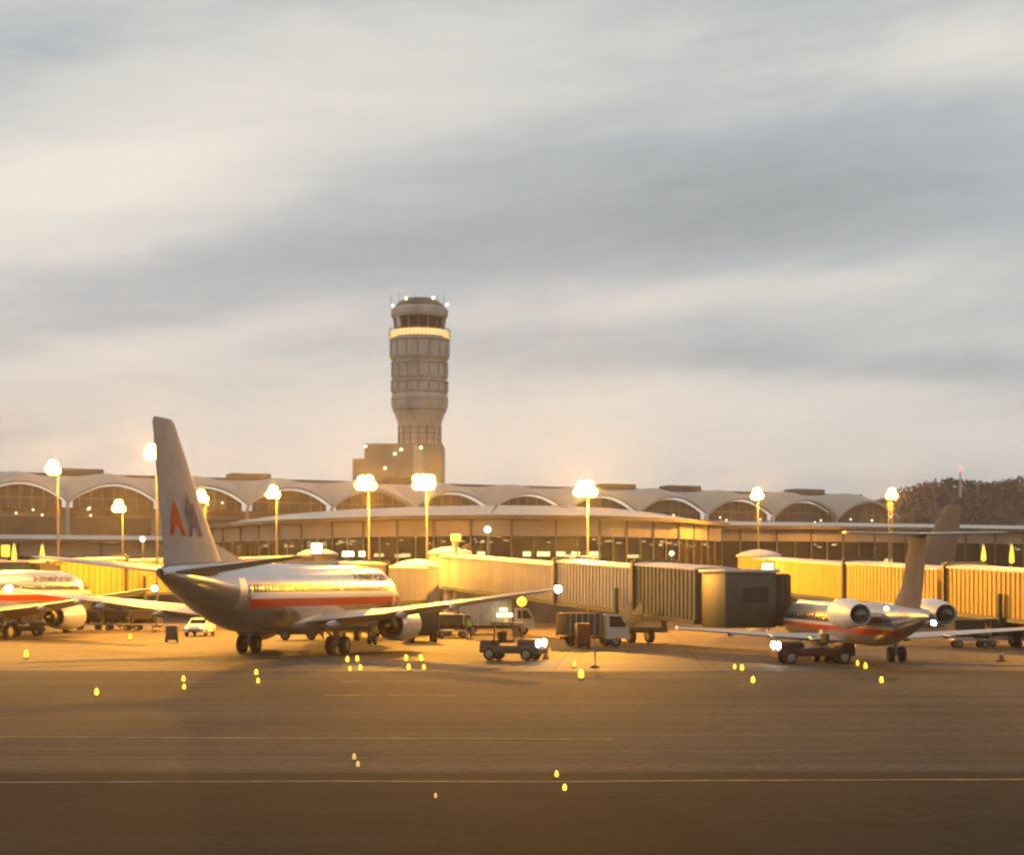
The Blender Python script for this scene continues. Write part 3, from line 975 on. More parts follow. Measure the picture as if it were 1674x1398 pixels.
MB().box((hl / 2, 12, 7.8), (hl, 20, 15.6)).build('hall_wall', M_['panel'], hall)
for b in range(NB):
    x0 = b * BAY
    n = 16
    q = []
    for j in range(7):
        t = j / 6
        row = []
        for i in range(n + 1):
            s = i / n - .5
            z = arch(s) * (1 - t) + ZR * t + .9 * math.sin(math.pi * t) * (1 - abs(s) * 1.3)
            row.append((x0 + (i / n) * BAY, -.8 + 13 * t, z))
        q.append(row)
    top = MB().loft(q, cap=False, closed=False)
    q2 = [[(x, y, z - .35) for x, y, z in r] for r in q]
    top.loft(q2, cap=False, closed=False)
    top.loft([q[0], q2[0]], cap=False, closed=False)
    rf = top.build('vault_roof', M_['roofwhite'], hall, ang=50)
    pts = [(x0 + BAY * .06, 15.3)] + [(x0 + BAY * (.06 + .88 * i / 14), min(arch((.06 + .88 * i / 14) - .5) - .5, 99)) for i in range(15)] + [(x0 + BAY * .94, 15.3)]
    pts = [(x, max(z, 15.32)) for x, z in pts]
    w = MB().slab(pts, 'Y', .5, .65).build('arched_window', M_['hallglass'], hall)
    fr = MB()
    for i in range(1, 8):
        x = x0 + BAY * i / 8
        zt = arch(i / 8 - .5) - .55
        if zt > 15.6:
            fr.box((x, .44, (zt + 15.32) / 2), (.16, .1, zt - 15.32))
    fr.box((x0 + BAY / 2, .43, 16.9), (BAY * .78, .09, .14))
    fr.build('mullion', M_['mullion'], w)
    lw = MB().box((x0 + BAY / 2, 1.88, 12.9), (BAY * .86, .1, 2.7))
    lw.build('lower_window', M_['hallglass'], hall)
    MB().tube((x0, .1, 0), (x0, .1, ZV), .35, .25, 10).build('column', M_['concrete'], hall)
rd = MB().box((hl / 2, 12.4 + 4, ZR + .15), (hl + 2, 8, .5)).build('ridge_cap', M_['fascia'], hall)
for b in (1, 3, 5, 8, 9, 11, 13, 15):
    if b < NB:
        MB().rbox((b * BAY + 4, 16.4, ZR + .85), (6.5, 4, 1.0), .1).build('roof_cupola', M_['concrete_dark'], hall)
for b in range(0, NB):
    for k in range(3):
        MB().lathe([(.03, -.15), (.14, -.06), (.14, .06), (.03, .15)], (b * BAY + 2.5 + random.random() * 11, .3, 14.2 + random.random() * 2.6), 'Z', 6).build('hall_light', M_['warmlamp'], hall)


# ------------------------------------------------------------------ concourse wings in front of the hall
def concourse(label, plan, z_top, z_sp, z_sill, depth=16, step_band=True, lamps=0, roof_rise=1.6, panel=None):
    """plan: (px, Y) along the front; roof edge z_top, panel band down to z_sp, glass down to z_sill"""
    P0 = [Vector((gx(px, Y), Y)) for px, Y in plan]
    o = P0[len(P0) // 2].copy()
    root = thing('concourse', label, 'concourse building', (o.x, o.y, 0))
    pts = [p - o for p in P0]
    # resample
    fine = []
    for a, b in zip(pts, pts[1:]):
        n = max(1, int((b - a).length / 2.2))
        fine += [a.lerp(b, i / n) for i in range(n)]
    fine.append(pts[-1])
    nrm = []
    for i in range(len(fine)):
        a, b = fine[max(0, i - 1)], fine[min(len(fine) - 1, i + 1)]
        d = (b - a).normalized()
        nrm.append(Vector((-d.y, d.x)))

    def band(z0, z1, in0, in1):
        mb = MB()
        q = []
        for p, n in zip(fine, nrm):
            a, b = p + n * in0, p + n * in1
            q.append([(a.x, a.y, z0), (a.x, a.y, z1), (b.x, b.y, z1), (b.x, b.y, z0)])
        return mb.loft(q)
    band(z_top - .45, z_top, -1.1, depth).build('roof_edge', M_['fascia'], root)
    mb = MB()
    q = []
    for p, n in zip(fine, nrm):
        a, b, c = p + n * .4, p + n * (depth * .55), p + n * depth
        q.append([(a.x, a.y, z_top + .004), (b.x, b.y, z_top + roof_rise), (c.x, c.y, z_top + roof_rise), (c.x, c.y, z_top + .004)])
    mb.loft(q).build('sloped_roof', M_['bridge_roof'], root)
    band(z_sp, z_top - .46, 0, .4).build('panel_band', panel or M_['panel'], root)
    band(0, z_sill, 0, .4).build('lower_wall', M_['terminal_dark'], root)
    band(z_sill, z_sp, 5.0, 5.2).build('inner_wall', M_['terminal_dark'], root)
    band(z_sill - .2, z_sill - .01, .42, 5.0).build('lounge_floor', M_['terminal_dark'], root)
    g = band(z_sill + .01, z_sp - .01, .15, .2).build('window_band', M_['paneglass'], root)
    for i in range(0, len(fine), 2):
        p, n = fine[i], nrm[i]
        a = p - n * .06
        MB().box((a.x, a.y, (z_sp + z_top - .46) / 2), (.22, .12, z_top - .5 - z_sp), math.atan2(-n.x, n.y)).build('panel_joint', M_['fascia'], root)
    for i in range(0, len(fine), 1):
        p, n = fine[i], nrm[i]
        a = p + n * .06
        MB().box((a.x, a.y, (z_sp + z_sill) / 2), (.14, .14, z_sp - z_sill - .03), math.atan2(-n.x, n.y)).build('window_mullion', M_['mullion'], g)
    for k in range(lamps):
        i = random.randrange(len(fine))
        p, n = fine[i], nrm[i]
        a = p + n * random.uniform(.8, 4.4)
        if k % 5 == 4:
            z = z_sill + .9 + random.random() * .3
            MB().box((a.x, a.y, z), (random.uniform(.5, 2.3), .2, .38)).build('lit_counter', M_['warmlamp'], root)
        else:
            z = z_sp - .25 - random.random() * .5
            MB().box((a.x, a.y, z), (random.uniform(.25, .6), .3, .1)).build('ceiling_light', M_['warmlamp'], root)
    return root, o


conc, co = concourse('rounded concourse with pale panel band and lit dark lounge windows behind the lamps', [(330, 211), (365, 203), (470, 190), (620, 181), (800, 177), (980, 179), (1110, 188), (1180, 200)],
          12.05, 9.75, 6.55, 18, lamps=66)
for x0, x1 in ((855, 868), (878, 899), (908, 924), (934, 948), (963, 979), (780, 793), (560, 578), (587, 596)):
    p = at((x0 + x1) / 2, 906, 182.5)
    MB().box((p.x - co.x, p.y - co.y, p.z), ((x1 - x0) / F * 182, .2, .54)).build('lit_counter', M_['warmpanel'], conc)
concourse('low flat concourse wing with a pale band standing beside the sharpest tail fin', [(-150, 203), (60, 205), (200, 208), (330, 212)], 10.2, 8.0, 5.4, 14, lamps=14, roof_rise=.8)
concourse('long brown concourse wing stretching behind the yellow bridge', [(1150, 205), (1300, 208), (1480, 213), (1674, 220), (1900, 228)], 12.0, 10.0, 6.6, 16, lamps=12, roof_rise=.9)


def wall_lamp(label, px, py, Y, h=1.5, m='amber'):
    p = at(px, py, Y)
    root = thing('wall_lamp', label, 'lamp', (p.x, p.y, 0), 0, 'tall lamps along the terminal')
    MB().tube((0, .25, 0), (0, .25, p.z + h / 2 + .3), .07, .06, 8).build('post', M_['steel'], root)
    MB().lathe([(.05, -h / 2), (.28, -h / 2 + .15), (.24, 0), (.05, h / 2)], (0, 0, p.z), 'Z', 12).build('lamp_shade', M_[m], root)
    MB().box((0, .2, p.z + h / 2 + .12), (.3, .35, .1)).build('bracket', M_['steel'], root)


wall_lamp('teardrop amber lamp next to the picture edge over the yellow bridge end', 1654, 906, 180, 2.1)
wall_lamp('teardrop amber lamp beside the slate blue tail fin', 1608, 905, 182, 1.8)
wall_lamp('slim amber lamp just above the cut off airliner roof', 23, 904, 178, 1.9)
wall_lamp('slim amber lamp at the corner of the orange corrugated bridge', 69, 904, 176, 1.7)
o = thing('lit_sign', 'square amber lit panel at the picture edge above the cut off airliner', 'sign', (gx(9, 178), 178, 0))
p = at(9, 901, 178)
MB().rbox((0, 0, p.z), (.9, .3, 1.3), .08).build('lit_face', M_['amber'], o)
MB().tube((0, .3, 0), (0, .3, p.z + .6), .08, .08, 8).build('post', M_['steel'], o)


def gate_sign(label, px, py, Y, m, w=1.25, h=1.15):
    p = at(px, py, Y)
    root = thing('gate_sign', label, 'lit sign', (p.x, p.y, 0), 0, 'lit gate signs')
    mb = MB()
    for dx in (-.3, .3):
        for dz in (-.28, .28):
            mb.rbox((dx * w / 1.25, 0, p.z + dz * h / 1.15), (.54 * w / 1.25, .22, .5 * h / 1.15), .1)
    mb.rbox((0, .02, p.z), (.7 * w / 1.25, .2, .7 * h / 1.15), .08)
    mb.build('lit_face', M_[m], root)
    MB().rbox((0, .2, p.z), (w + .1, .12, h + .1), .04).build('backing', M_['darkgrey'], root)
    MB().tube((0, .36, 0), (0, .36, p.z + h / 2), .09, .08, 8).build('post', M_['steel'], root)
    return root


gate_sign('bright white lit gate sign above the roof of the main airliner', 518, 897, 158, 'warmpanel', 1.15, 1.1)
gate_sign('bright lime lit gate sign on the yellow bridge corner', 1255, 933, 143, 'limepanel', 1.1, 1.4)
o = thing('lamp_box', 'yellow lit lamp box on a post over the grey bridge end', 'lamp', (gx(745, 147), 147, 0))
p = at(745, 879, 147)
MB().rbox((0, 0, p.z), (.9, .6, .62), .06).build('lit_face', M_['amber'], o)
MB().lathe([(.38, p.z - .3), (.2, p.z - 1.1), (.14, p.z - 1.4), (.14, 0)], (0, .02, 0), 'Z', 12).build('post', M_['steel'], o)
MB().slab([(.3, p.z - 1.0), (1.0, p.z - .55), (1.3, p.z - .6), (1.25, p.z - 1.0), (.5, p.z - 1.15)], 'Y', -.2, .2).build('loudhailer', M_['darkgrey'], o)


def point_lamp(name, label, px, py, Y, m, r=.3):
    p = at(px, py, Y)
    root = thing(name, label, 'lamp', (p.x, p.y, 0))
    MB().lathe([(.04, -r), (r * .8, -r * .6), (r, 0), (r * .8, r * .6), (.04, r)], (0, 0, p.z), 'Z', 12).build('glow_shell', M_[m], root, ang=60)
    MB().tube((0, .1, 0), (0, .1, p.z), .05, .05, 6).build('post', M_['steel'], root)


point_lamp('signal_lamp', 'green lamp glowing against the rounded concourse band', 797, 866, 175, 'green', .38)
point_lamp('signal_lamp', 'blue white lamp glowing left of the main tail fin', 233, 882, 172, 'bluelamp', .3)
point_lamp('beacon_lamp', 'large amber beacon on a thin pole under the grey bridge', 853, 984, 112, 'amber', .36)
point_lamp('signal_lamp', 'pale lamp on a thin pole against the dark concourse end', 1098, 905, 165, 'warmlamp', .25)

# ------------------------------------------------------------------ floodlight masts
SOD_E = 4.1e4


def mast(label, px, py, Y, heads=4, power=1.0, pole_dx=4, twin=False):
    p = at(px, py, Y)
    root = thing('floodlight_mast', label, 'floodlight mast', (p.x, p.y, 0), 0, 'sodium floodlight masts on the apron')
    zt = p.z
    pl = MB()
    if twin:
        for s in (-.2, .2):
            pl.tube((s, .5, 0), (s, .5, zt + .2), .08, .055, 8)
    else:
        pl.tube((.25, .5, 0), (.25, .5, zt + .3), .12, .07, 10)
    pl.lathe([(.4, 0), (.4, .25), (.2, .4)], (.25 if not twin else 0, .5, 0), 'Z', 12)
    pl.build('pole', M_['pole'], root)
    MB().box((0, .3, zt), (.3 * heads + .5, .14, .12)).box((0, .3, zt + .5), (.3 * heads + .1, .14, .1)).build('crossarm', M_['steel'], root)
    for k in range(heads):
        nb = (heads + 1) // 2
        low = k < nb
        x = (k - (nb - 1) / 2) * .6 if low else (k - nb - (heads - nb - 1) / 2) * .6
        z = zt + (-.1 if low else .46)
        Mx = Matrix.Rotation(R(28), 3, 'X')
        h = MB().rbox((x, .1, z), (.56, .34, .56), .07, Mx).build('floodlight', M_['darkgrey'], root)
        ln = MB().lathe([(.25, -.03), (.28, -.09), (.23, -.18), (.1, -.24)], (0, 0, 0), 'Y', 14)
        ln.v = [tuple(Mx @ (Vector(v) + Vector((0, -.14, 0))) + Vector((x, .1, z))) for v in ln.v]
        ln.build('lens', M_['sodium'], h)
        rf = MB().lathe([(.28, -.04), (.30, -.10), (.44, -.2), (.46, -.17), (.34, -.02)], (0, 0, 0), 'Y', 14, cap=False)
        rf.v = [tuple(Mx @ (Vector(v) + Vector((0, -.14, 0))) + Vector((x, .1, z))) for v in rf.v]
        rf.build('halo', M_['sodium_halo'], h)  # emissive ring added to draw the yellow halo round each lens
    ld = bpy.data.lights.new('sodium light', 'POINT')
    ld.energy = SOD_E * power
    ld.color = ORANGE
    ld.shadow_soft_size = .35
    lo = bpy.data.objects.new('sodium_light', ld)
    COL.objects.link(lo)
    lo.parent = root
    lo.location = (0, -.45, zt - .05)
    return root


mast('slender floodlight mast glowing above the orange corrugated bridge, clear of any aircraft', 88, 765, 152, 3, .8)
mast('low floodlight mast glowing between the orange bridge and the tail fin', 195, 828, 172, 3, .6)
mast('highest glowing floodlight, beside the top of the main tail fin', 250, 740, 141, 3, 1.0)
mast('floodlight glowing just past the main tail fin edge', 330, 812, 168, 3, .6)
mast('floodlight mast glowing halfway between tail fin and control tower', 447, 805, 165, 3, .6)
mast('wide floodlight cluster glowing at the foot of the control tower, farther from its shaft', 598, 790, 148, 5, 1.1)
mast('widest floodlight cluster glowing directly below the control tower shaft', 693, 789, 146, 6, 1.4)
mast('single strong floodlight glowing alone over the long grey bridge', 957, 800, 140, 5, 2.2)
mast('floodlight glowing above the lime lit gate sign', 1237, 808, 190, 3, .8)
mast('floodlight on twin thin poles below the wooded hill', 1457, 808, 203, 3, .7, twin=True)
mast('floodlight mast beyond the picture edge by the cut off airliner', -40, 720, 132, 3, .9)
mast('floodlight mast beyond the picture edge by the wooded hill', 1790, 770, 112, 3, .8)


# ------------------------------------------------------------------ ground vehicles
def axle_wheels(root, spots, r, w):
    for x, y in spots:
        add_wheel(root, x, y, r, w)


def tug(label, loc, rz, paint, lights=True, cab=True, length=3.2, beacon=True):
    """small airport tractor; +y is its front"""
    t = thing('baggage_tractor', label, 'tractor', (loc[0], loc[1], 0), rz, 'ground vehicles on the apron')
    l2 = length / 2
    b = MB()
    b.rbox((0, 0, .62), (1.45, length, .42), .06)
    b.rbox((0, l2 - .62, .98), (1.35, 1.15, .42), .08)
    b.rbox((0, -l2 + .35, .95), (1.4, .7, .35), .06)
    b.box((0, l2 + .06, .55), (1.5, .12, .28))
    b.box((0, -l2 - .08, .5), (.35, .16, .16))
    body = b.build('body', paint, t)
    MB().rbox((0, -.35, 1.05), (1.1, .5, .16), .05).rbox((0, -.62, 1.35), (1.1, .14, .5), .05).build('seat', M_['black'], t)
    MB().tube((0, .15, 1.05), (0, .02, 1.42), .03, .03, 6).lathe([(.16, -.015), (.2, 0), (.16, .015)], (0, .02, 1.43), 'Z', 12).build('steering_wheel', M_['black'], t)
    axle_wheels(t, [(-.62, l2 - .62), (.62, l2 - .62), (-.62, -l2 + .6), (.62, -l2 + .6)], .36, .26)
    if cab:
        c = MB()
        for x in (-.62, .62):
            c.tube((x, .35, 1.15), (x, .2, 2.0), .04, .04, 6).tube((x, -.85, 1.1), (x, -.85, 2.0), .04, .04, 6)
        c.rbox((0, -.32, 2.05), (1.45, 1.5, .09), .03)
        cf = c.build('cab_frame', paint, t)
        MB().box((0, .29, 1.6), (1.14, .02, .7), 0, 1, Matrix.Rotation(R(10), 3, 'X')).build('windscreen', M_['paneglass'], cf)
    if beacon:
        MB().lathe([(.09, 0), (.09, .16), (.04, .2)], (0, -.4, 2.1 if cab else 1.6), 'Z', 10).build('beacon', M_['amber_dim'], t)
    for x in (-.5, .5):
        MB().lathe([(.19, 0), (.19, .06), (.1, .11)], (x, l2 - .03, 1.0), 'Y', 14).build('headlight', M_['headlight'] if lights else M_['pane'], t)
        MB().rbox((x * 1.1, -l2 - .01, .98), (.16, .05, .12), .015).build('tail_light', M_['tail'] if lights else M_['maroon'], t)
    return t


def cart(label, loc, rz, load=True, cover=M_['canvas']):
    t = thing('baggage_cart', label, 'baggage cart', (loc[0], loc[1], 0), rz, 'covered baggage carts')
    b = MB().rbox((0, 0, .55), (1.5, 2.5, .14), .03).tube((0, 1.2, .5), (0, 2.0, .38), .04, .04, 6)
    for x in (-.7, .7):
        for y in (-1.18, 1.18):
            b.tube((x, y, .6), (x, y, 1.75), .035, .035, 6)
    b.build('platform', M_['steel'], t)
    c = MB().rbox((0, 0, 1.82), (1.6, 2.6, .12), .04)
    c.box((0, -1.21, 1.2), (1.44, .03, 1.15)).box((0, 1.21, 1.2), (1.44, .03, 1.15))
    c.box((.74, -.2, 1.42), (.03, 2.0, .7))
    c.build('canopy', cover, t)
    if load:
        for k in range(5):
            MB().rbox((random.uniform(-.3, .3), -.95 + k * .46, .86 + random.random() * .1), (.75, .4, .46), .06).build('suitcase', random.choice([M_['bag'], M_['maroon'], M_['darkgrey']]), t)
    axle_wheels(t, [(-.6, .85), (.6, .85), (-.6, -.85), (.6, -.85)], .24, .16)
    return t


def truck(label, loc, rz, paint, box_paint, box_h=2.1, length=6.2, lit=False):
    """box truck, +y front"""
    t = thing('service_truck', label, 'truck', (loc[0], loc[1], 0), rz, 'ground vehicles on the apron')
    l2 = length / 2
    MB().box((0, 0, .62), (.9, length - .2, .2)).build('chassis', M_['black'], t)
    cb = MB().slab([(l2 - 1.7, .55), (l2 - .05, .55), (l2, .75), (l2 - .04, 1.35), (l2 - .5, 2.2), (l2 - 1.7, 2.25)], 'X', -1.0, 1.0).build('cab', paint, t)
    MB().box((0, l2 - .245, 1.76), (1.75, .03, .74), 0, 1, Matrix.Rotation(R(28), 3, 'X')).build('windscreen', M_['pane'], cb)
    for s in (-1, 1):
        MB().slab([(l2 - 1.45, 1.35), (l2 - .25, 1.35), (l2 - .6, 2.05), (l2 - 1.45, 2.1)], 'X', s * 1.01 - .01, s * 1.01 + .01).build('side_window', M_['pane'], cb)
        MB().box((s * 1.12, l2 - .35, 1.5), (.16, .06, .3)).build('mirror', M_['black'], cb)
    bx = MB().rbox((0, -.95, .8 + box_h / 2), (2.15, length - 2.0, box_h), .05).build('cargo_box', box_paint, t)
    for k in range(6):
        for s in (-1, 1):
            MB().box((s * 1.085, -.95 - (length - 2.4) / 2 + k * (length - 2.4) / 5, .8 + box_h / 2), (.03, .06, box_h - .14)).build('side_rib', M_['steel'], bx)
    axle_wheels(t, [(-.85, l2 - .95), (.85, l2 - .95), (-.85, -l2 + 1.1), (.85, -l2 + 1.1)], .42, .28)
    for x in (-.72, .72):
        MB().rbox((x, l2 - .01, .95), (.28, .06, .18), .02).build('headlight', M_['headlight'] if lit else M_['pane'], t)
        MB().rbox((x, -l2 + .04, .75), (.2, .05, .14), .02).build('tail_light', M_['maroon'], t)
    return t


def car(label, loc, rz, paint):
    t = thing('parked_car', label, 'car', (loc[0], loc[1], 0), rz, 'ground vehicles on the apron')
    prof = [(-2.1, .35), (2.05, .35), (2.15, .6), (2.0, .85), (.95, .98), (.35, 1.42), (-1.2, 1.46), (-2.0, 1.05), (-2.15, .8)]
    body = MB()
    secs = []
    for x, k in ((-.86, .93), (-.78, 1.0), (.78, 1.0), (.86, .93)):
        secs.append([(x * (.86 if z > 1.2 else 1), y * k, .35 + (z - .35) * k) for y, z in prof])
    body.loft(secs)
    b = body.build('body', paint, t)
    MB().box((0, .68, 1.19), (1.25, .04, .5), 0, 1, Matrix.Rotation(R(52), 3, 'X')).build('windscreen', M_['pane'], b)
    for s in (-1, 1):
        MB().slab([(-1.3, 1.0), (.7, 1.0), (.3, 1.36), (-1.15, 1.38)], 'X', s * .80 - .02, s * .80 + .02).build('side_window', M_['pane'], b)
        MB().rbox((s * .6, 2.06, .72), (.3, .06, .13), .02).build('headlight', M_['warmlamp'], t)
    MB().box((0, 2.1, .5), (.9, .06, .16)).build('grille', M_['black'], b)
    axle_wheels(t, [(-.78, 1.35), (.78, 1.35), (-.78, -1.35), (.78, -1.35)], .32, .22)
    return t


def belt_loader(label, loc, rz):
    t = thing('belt_loader', label, 'belt loader', (loc[0], loc[1], 0), rz, 'ground vehicles on the apron')
    MB().rbox((0, 0, .6), (1.5, 4.2, .4), .06).rbox((-.55, -.6, 1.0), (.4, 1.2, .5), .06).build('body', M_['yellow'], t)
    bt = MB().loft([[(-.1, -3.2, .75), (.7, -3.2, .75), (.7, -3.2, .98), (-.1, -3.2, .98)], [(-.1, 3.4, 1.75), (.7, 3.4, 1.75), (.7, 3.4, 1.98), (-.1, 3.4, 1.98)]]).build('conveyor', M_['yellow'], t)
    MB().loft([[(0, -3.1, .99), (.6, -3.1, .99), (.6, -3.1, 1.02), (0, -3.1, 1.02)], [(0, 3.3, 1.985), (.6, 3.3, 1.985), (.6, 3.3, 2.02), (0, 3.3, 2.02)]]).build('belt', M_['black'], bt)
    r = MB()
    for k in range(6):
        y = -2.8 + k * 1.1
        r.tube((.72, y, 1.0 + (y + 3.2) * .152), (.72, y, 1.5 + (y + 3.2) * .152), .025, .025, 6)
    r.tube((.72, -2.8, 1.56), (.72, 2.7, 2.4), .025, .025, 6)
    r.build('handrail', M_['yellow'], t)
    axle_wheels(t, [(-.65, 1.4), (.65, 1.4), (-.65, -1.4), (.65, -1.4)], .34, .22)
    return t


tug('grey green tractor parked under the belly of the cut off airliner', (gx(44, 131), 131), R(-84), M_['olive'], lights=False, length=3.0)
cart('dark covered cart nearest the cut off airliner nose', (gx(146, 150), 150), R(-86))
cart('dark covered cart, middle one of the row under the orange bridge', (gx(194, 149), 149), R(-90))
cart('dark covered cart closest to the main tail cone', (gx(241, 148), 148), R(-93))
car('small white car facing out beneath the tail of the main airliner', (gx(327, 132), 132), R(178), M_['white'])
tug('dark tractor in shadow between the main gear legs of the big airliner', (gx(487, 122), 122), R(100), M_['darkgrey'], lights=False, cab=False, beacon=False)
belt_loader('yellow belt loader glowing under the big airliner wing', (gx(583, 127), 127), R(80))
truck('dark service truck half hidden behind the big engine cowl', (gx(690, 118), 118), R(8), M_['darkgrey'], M_['darkgrey'], 1.6, 5.0)
cart('brown covered cart standing beside the worker in the lime vest', (gx(738, 127), 127), R(-80), cover=M_['gse'])
cart('pale covered cart behind the big right wing', (gx(716, 133), 133), R(-95), cover=M_['cream'])
truck('pale box truck with a lit panel under the grey bridge', (gx(812, 136), 136), R(-88), M_['cream'], M_['cream'], 2.2, 6.4)
p = at(825, 1005, 134.2)
o = thing('lit_notice', 'glowing strip notice hung on the side of the pale box truck', 'lit panel', (p.x, p.y, 0))
MB().rbox((0, 0, p.z - .05), (1.3, .06, .28), .02).build('lit_face', M_['warmpanel'], o)
MB().rbox((-.1, 0, p.z + .42), (.62, .06, .24), .02).build('upper_face', M_['warmlamp'], o)
MB().tube((-.8, .05, 0), (-.8, .05, p.z + .6), .03, .03, 6).tube((.8, .05, 0), (.8, .05, p.z + .6), .03, .03, 6).build('frame', M_['steel'], o)
tug('brown grey tractor with both white headlights on, in open orange light', (gx(838, 88), 88), R(-112), M_['gse'], lights=True, length=3.4)
truck('dark truck with a pale roof edge parked below the grey bridge joint', (gx(968, 108), 108), R(-70), M_['cream'], M_['canvas'], 1.5, 4.6)
o = MB().rbox((0, 0, .95), (.9, .7, 1.5), .08)
rc = thing('equipment_locker', 'rusty red locker on wheels beside the dark truck', 'locker', (gx(953, 104), 104, 0), .2)
o.build('locker_body', M_['maroon'], rc)
MB().box((0, -.36, 1.0), (.7, .03, 1.1)).build('door', M_['rust'], rc)
axle_wheels(rc, [(-.36, .2), (.36, .2), (-.36, -.2), (.36, -.2)], .14, .1)
rc = thing('equipment_locker', 'dark upright locker standing alone under the main tail cone', 'locker', (gx(281, 117), 117, 0), .1)
MB().rbox((0, 0, .7), (.85, .7, 1.1), .1).build('locker_body', M_['olive'], rc)
MB().box((0, -.36, .7), (.6, .03, .8)).build('door', M_['gse'], rc)
axle_wheels(rc, [(-.4, .2), (.4, .2), (-.4, -.2), (.4, -.2)], .2, .12)
# pushback tractor before the regional jet
pt_ = tug('long dark red tractor with white headlights beside the regional jet gear', (gx(1330, 84), 84), R(97), M_['maroon'], lights=True, length=4.1, cab=False)
cart('dark covered cart under the far wing of the regional jet', (gx(1585, 106), 106), R(-88))
cart('dark covered cart near the picture edge beyond the regional jet wing', (gx(1640, 108), 108), R(-92))


def cone_thing(px, Y, label):
    t = thing('traffic_cone', label, 'traffic cone', (gx(px, Y), Y, 0))
    MB().rbox((0, 0, .03), (.42, .42, .05), .02).build('base', M_['black'], t)
    c = MB().lathe([(.17, .055), (.035, .72), (.03, .74)], n=16).build('cone_body', M_['cone'], t)
    MB().lathe([(.118, .34), (.088, .48)], n=16, cap=False).build('reflective_band', M_['white'], c)


cone_thing(1637, 87, 'orange traffic cone standing alone on the bare apron')
cone_thing(892, 90, 'orange traffic cone beside the tractor with headlights')
t = thing('marker_post', 'thin dark marker post on a round base in front of the dark truck', 'post', (gx(973, 80), 80, 0))
MB().lathe([(.24, 0), (.24, .06), (.1, .12), (.04, .14)], n=14).build('base', M_['black'], t)
MB().tube((0, 0, .12), (0, 0, 1.7), .035, .03, 8).build('pole', M_['strut'], t)
MB().rbox((0, 0, 1.6), (.1, .05, .36), .02).build('marker_plate', M_['maroon'], t)


# ------------------------------------------------------------------ ground crew
def person(label, loc, rz, vest=True, stride=.12):
    t = thing('person', label, 'person', (loc[0], loc[1], 0), rz)
    J = [((0, 0, .98), .15), ((0, .01, 1.2), .15), ((0, .0, 1.42), .16), ((0, 0, 1.53), .07), ((0, .02, 1.62), .09), ((0, .03, 1.72), .085),
         ((.1, stride * .2, .88), .1), ((.11, stride, .5), .065), ((.11, stride * .6, .1), .045), ((.12, stride * .6 + .16, .04), .04),
         ((-.1, -stride * .2, .88), .1), ((-.11, -stride * .5, .5), .065), ((-.11, -stride, .1), .045), ((-.12, -stride + .16, .04), .04),
         ((.21, 0, 1.42), .065), ((.27, -.04, 1.15), .05), ((.28, .1, .92), .04), ((.28, .17, .84), .035),
         ((-.21, 0, 1.42), .065), ((-.27, -.02, 1.15), .05), ((-.27, .14, .94), .04), ((-.27, .21, .87), .035)]
    E_ = [(0, 1), (1, 2), (2, 3), (3, 4), (4, 5), (0, 6), (6, 7), (7, 8), (8, 9), (0, 10), (10, 11), (11, 12), (12, 13), (2, 14), (14, 15), (15, 16), (16, 17), (2, 18), (18, 19), (19, 20), (20, 21)]
    me = bpy.data.meshes.new('body')
    bm = bmesh.new()
    sl = bm.verts.layers.skin.new()
    vs = []
    for i, (c, r) in enumerate(J):
        v = bm.verts.new(c)
        v[sl].radius = (r, r * (.8 if i < 3 else 1))
        v[sl].use_root = i == 0
        vs.append(v)
    for a, b in E_:
        bm.edges.new((vs[a], vs[b]))
    bm.to_mesh(me)
    bm.free()
    o = bpy.data.objects.new('body', me)
    COL.objects.link(o)
    me.materials.append(M_['cloth'])
    o.modifiers.new('skin', 'SKIN')
    s = o.modifiers.new('sub', 'SUBSURF')
    s.levels = s.render_levels = 1
    dg = bpy.context.evaluated_depsgraph_get()
    m2 = bpy.data.meshes.new_from_object(o.evaluated_get(dg))
    o.modifiers.clear()
    o.data = m2
    m2.materials.clear()
    m2.materials.append(M_['cloth'])
    m2.materials.append(M_['skin'])
    for p_ in m2.polygons:
        p_.use_smooth = True
        c = p_.center
        if c.z > 1.53 or (abs(c.x) > .24 and c.z < .92 and c.z > .7):
            p_.material_index = 1
    o.parent = t
    MB().lathe([(.185, 1.02), (.19, 1.2), (.2, 1.38), (.12, 1.5)], (0, .005, 0), 'Z', 16, cap=False, sy=.82).build('vest', M_['vest'] if vest else M_['cloth'], t)
    MB().lathe([(.108, 1.7), (.105, 1.76), (.07, 1.82), (.01, 1.835)], (0, .02, 0), 'Z', 14, cap=False).build('hair', M_['black'], t)
    return t


person('ground crew worker in a lime hi-vis vest and dark trousers under the grey bridge', (gx(767, 122), 122), R(170))

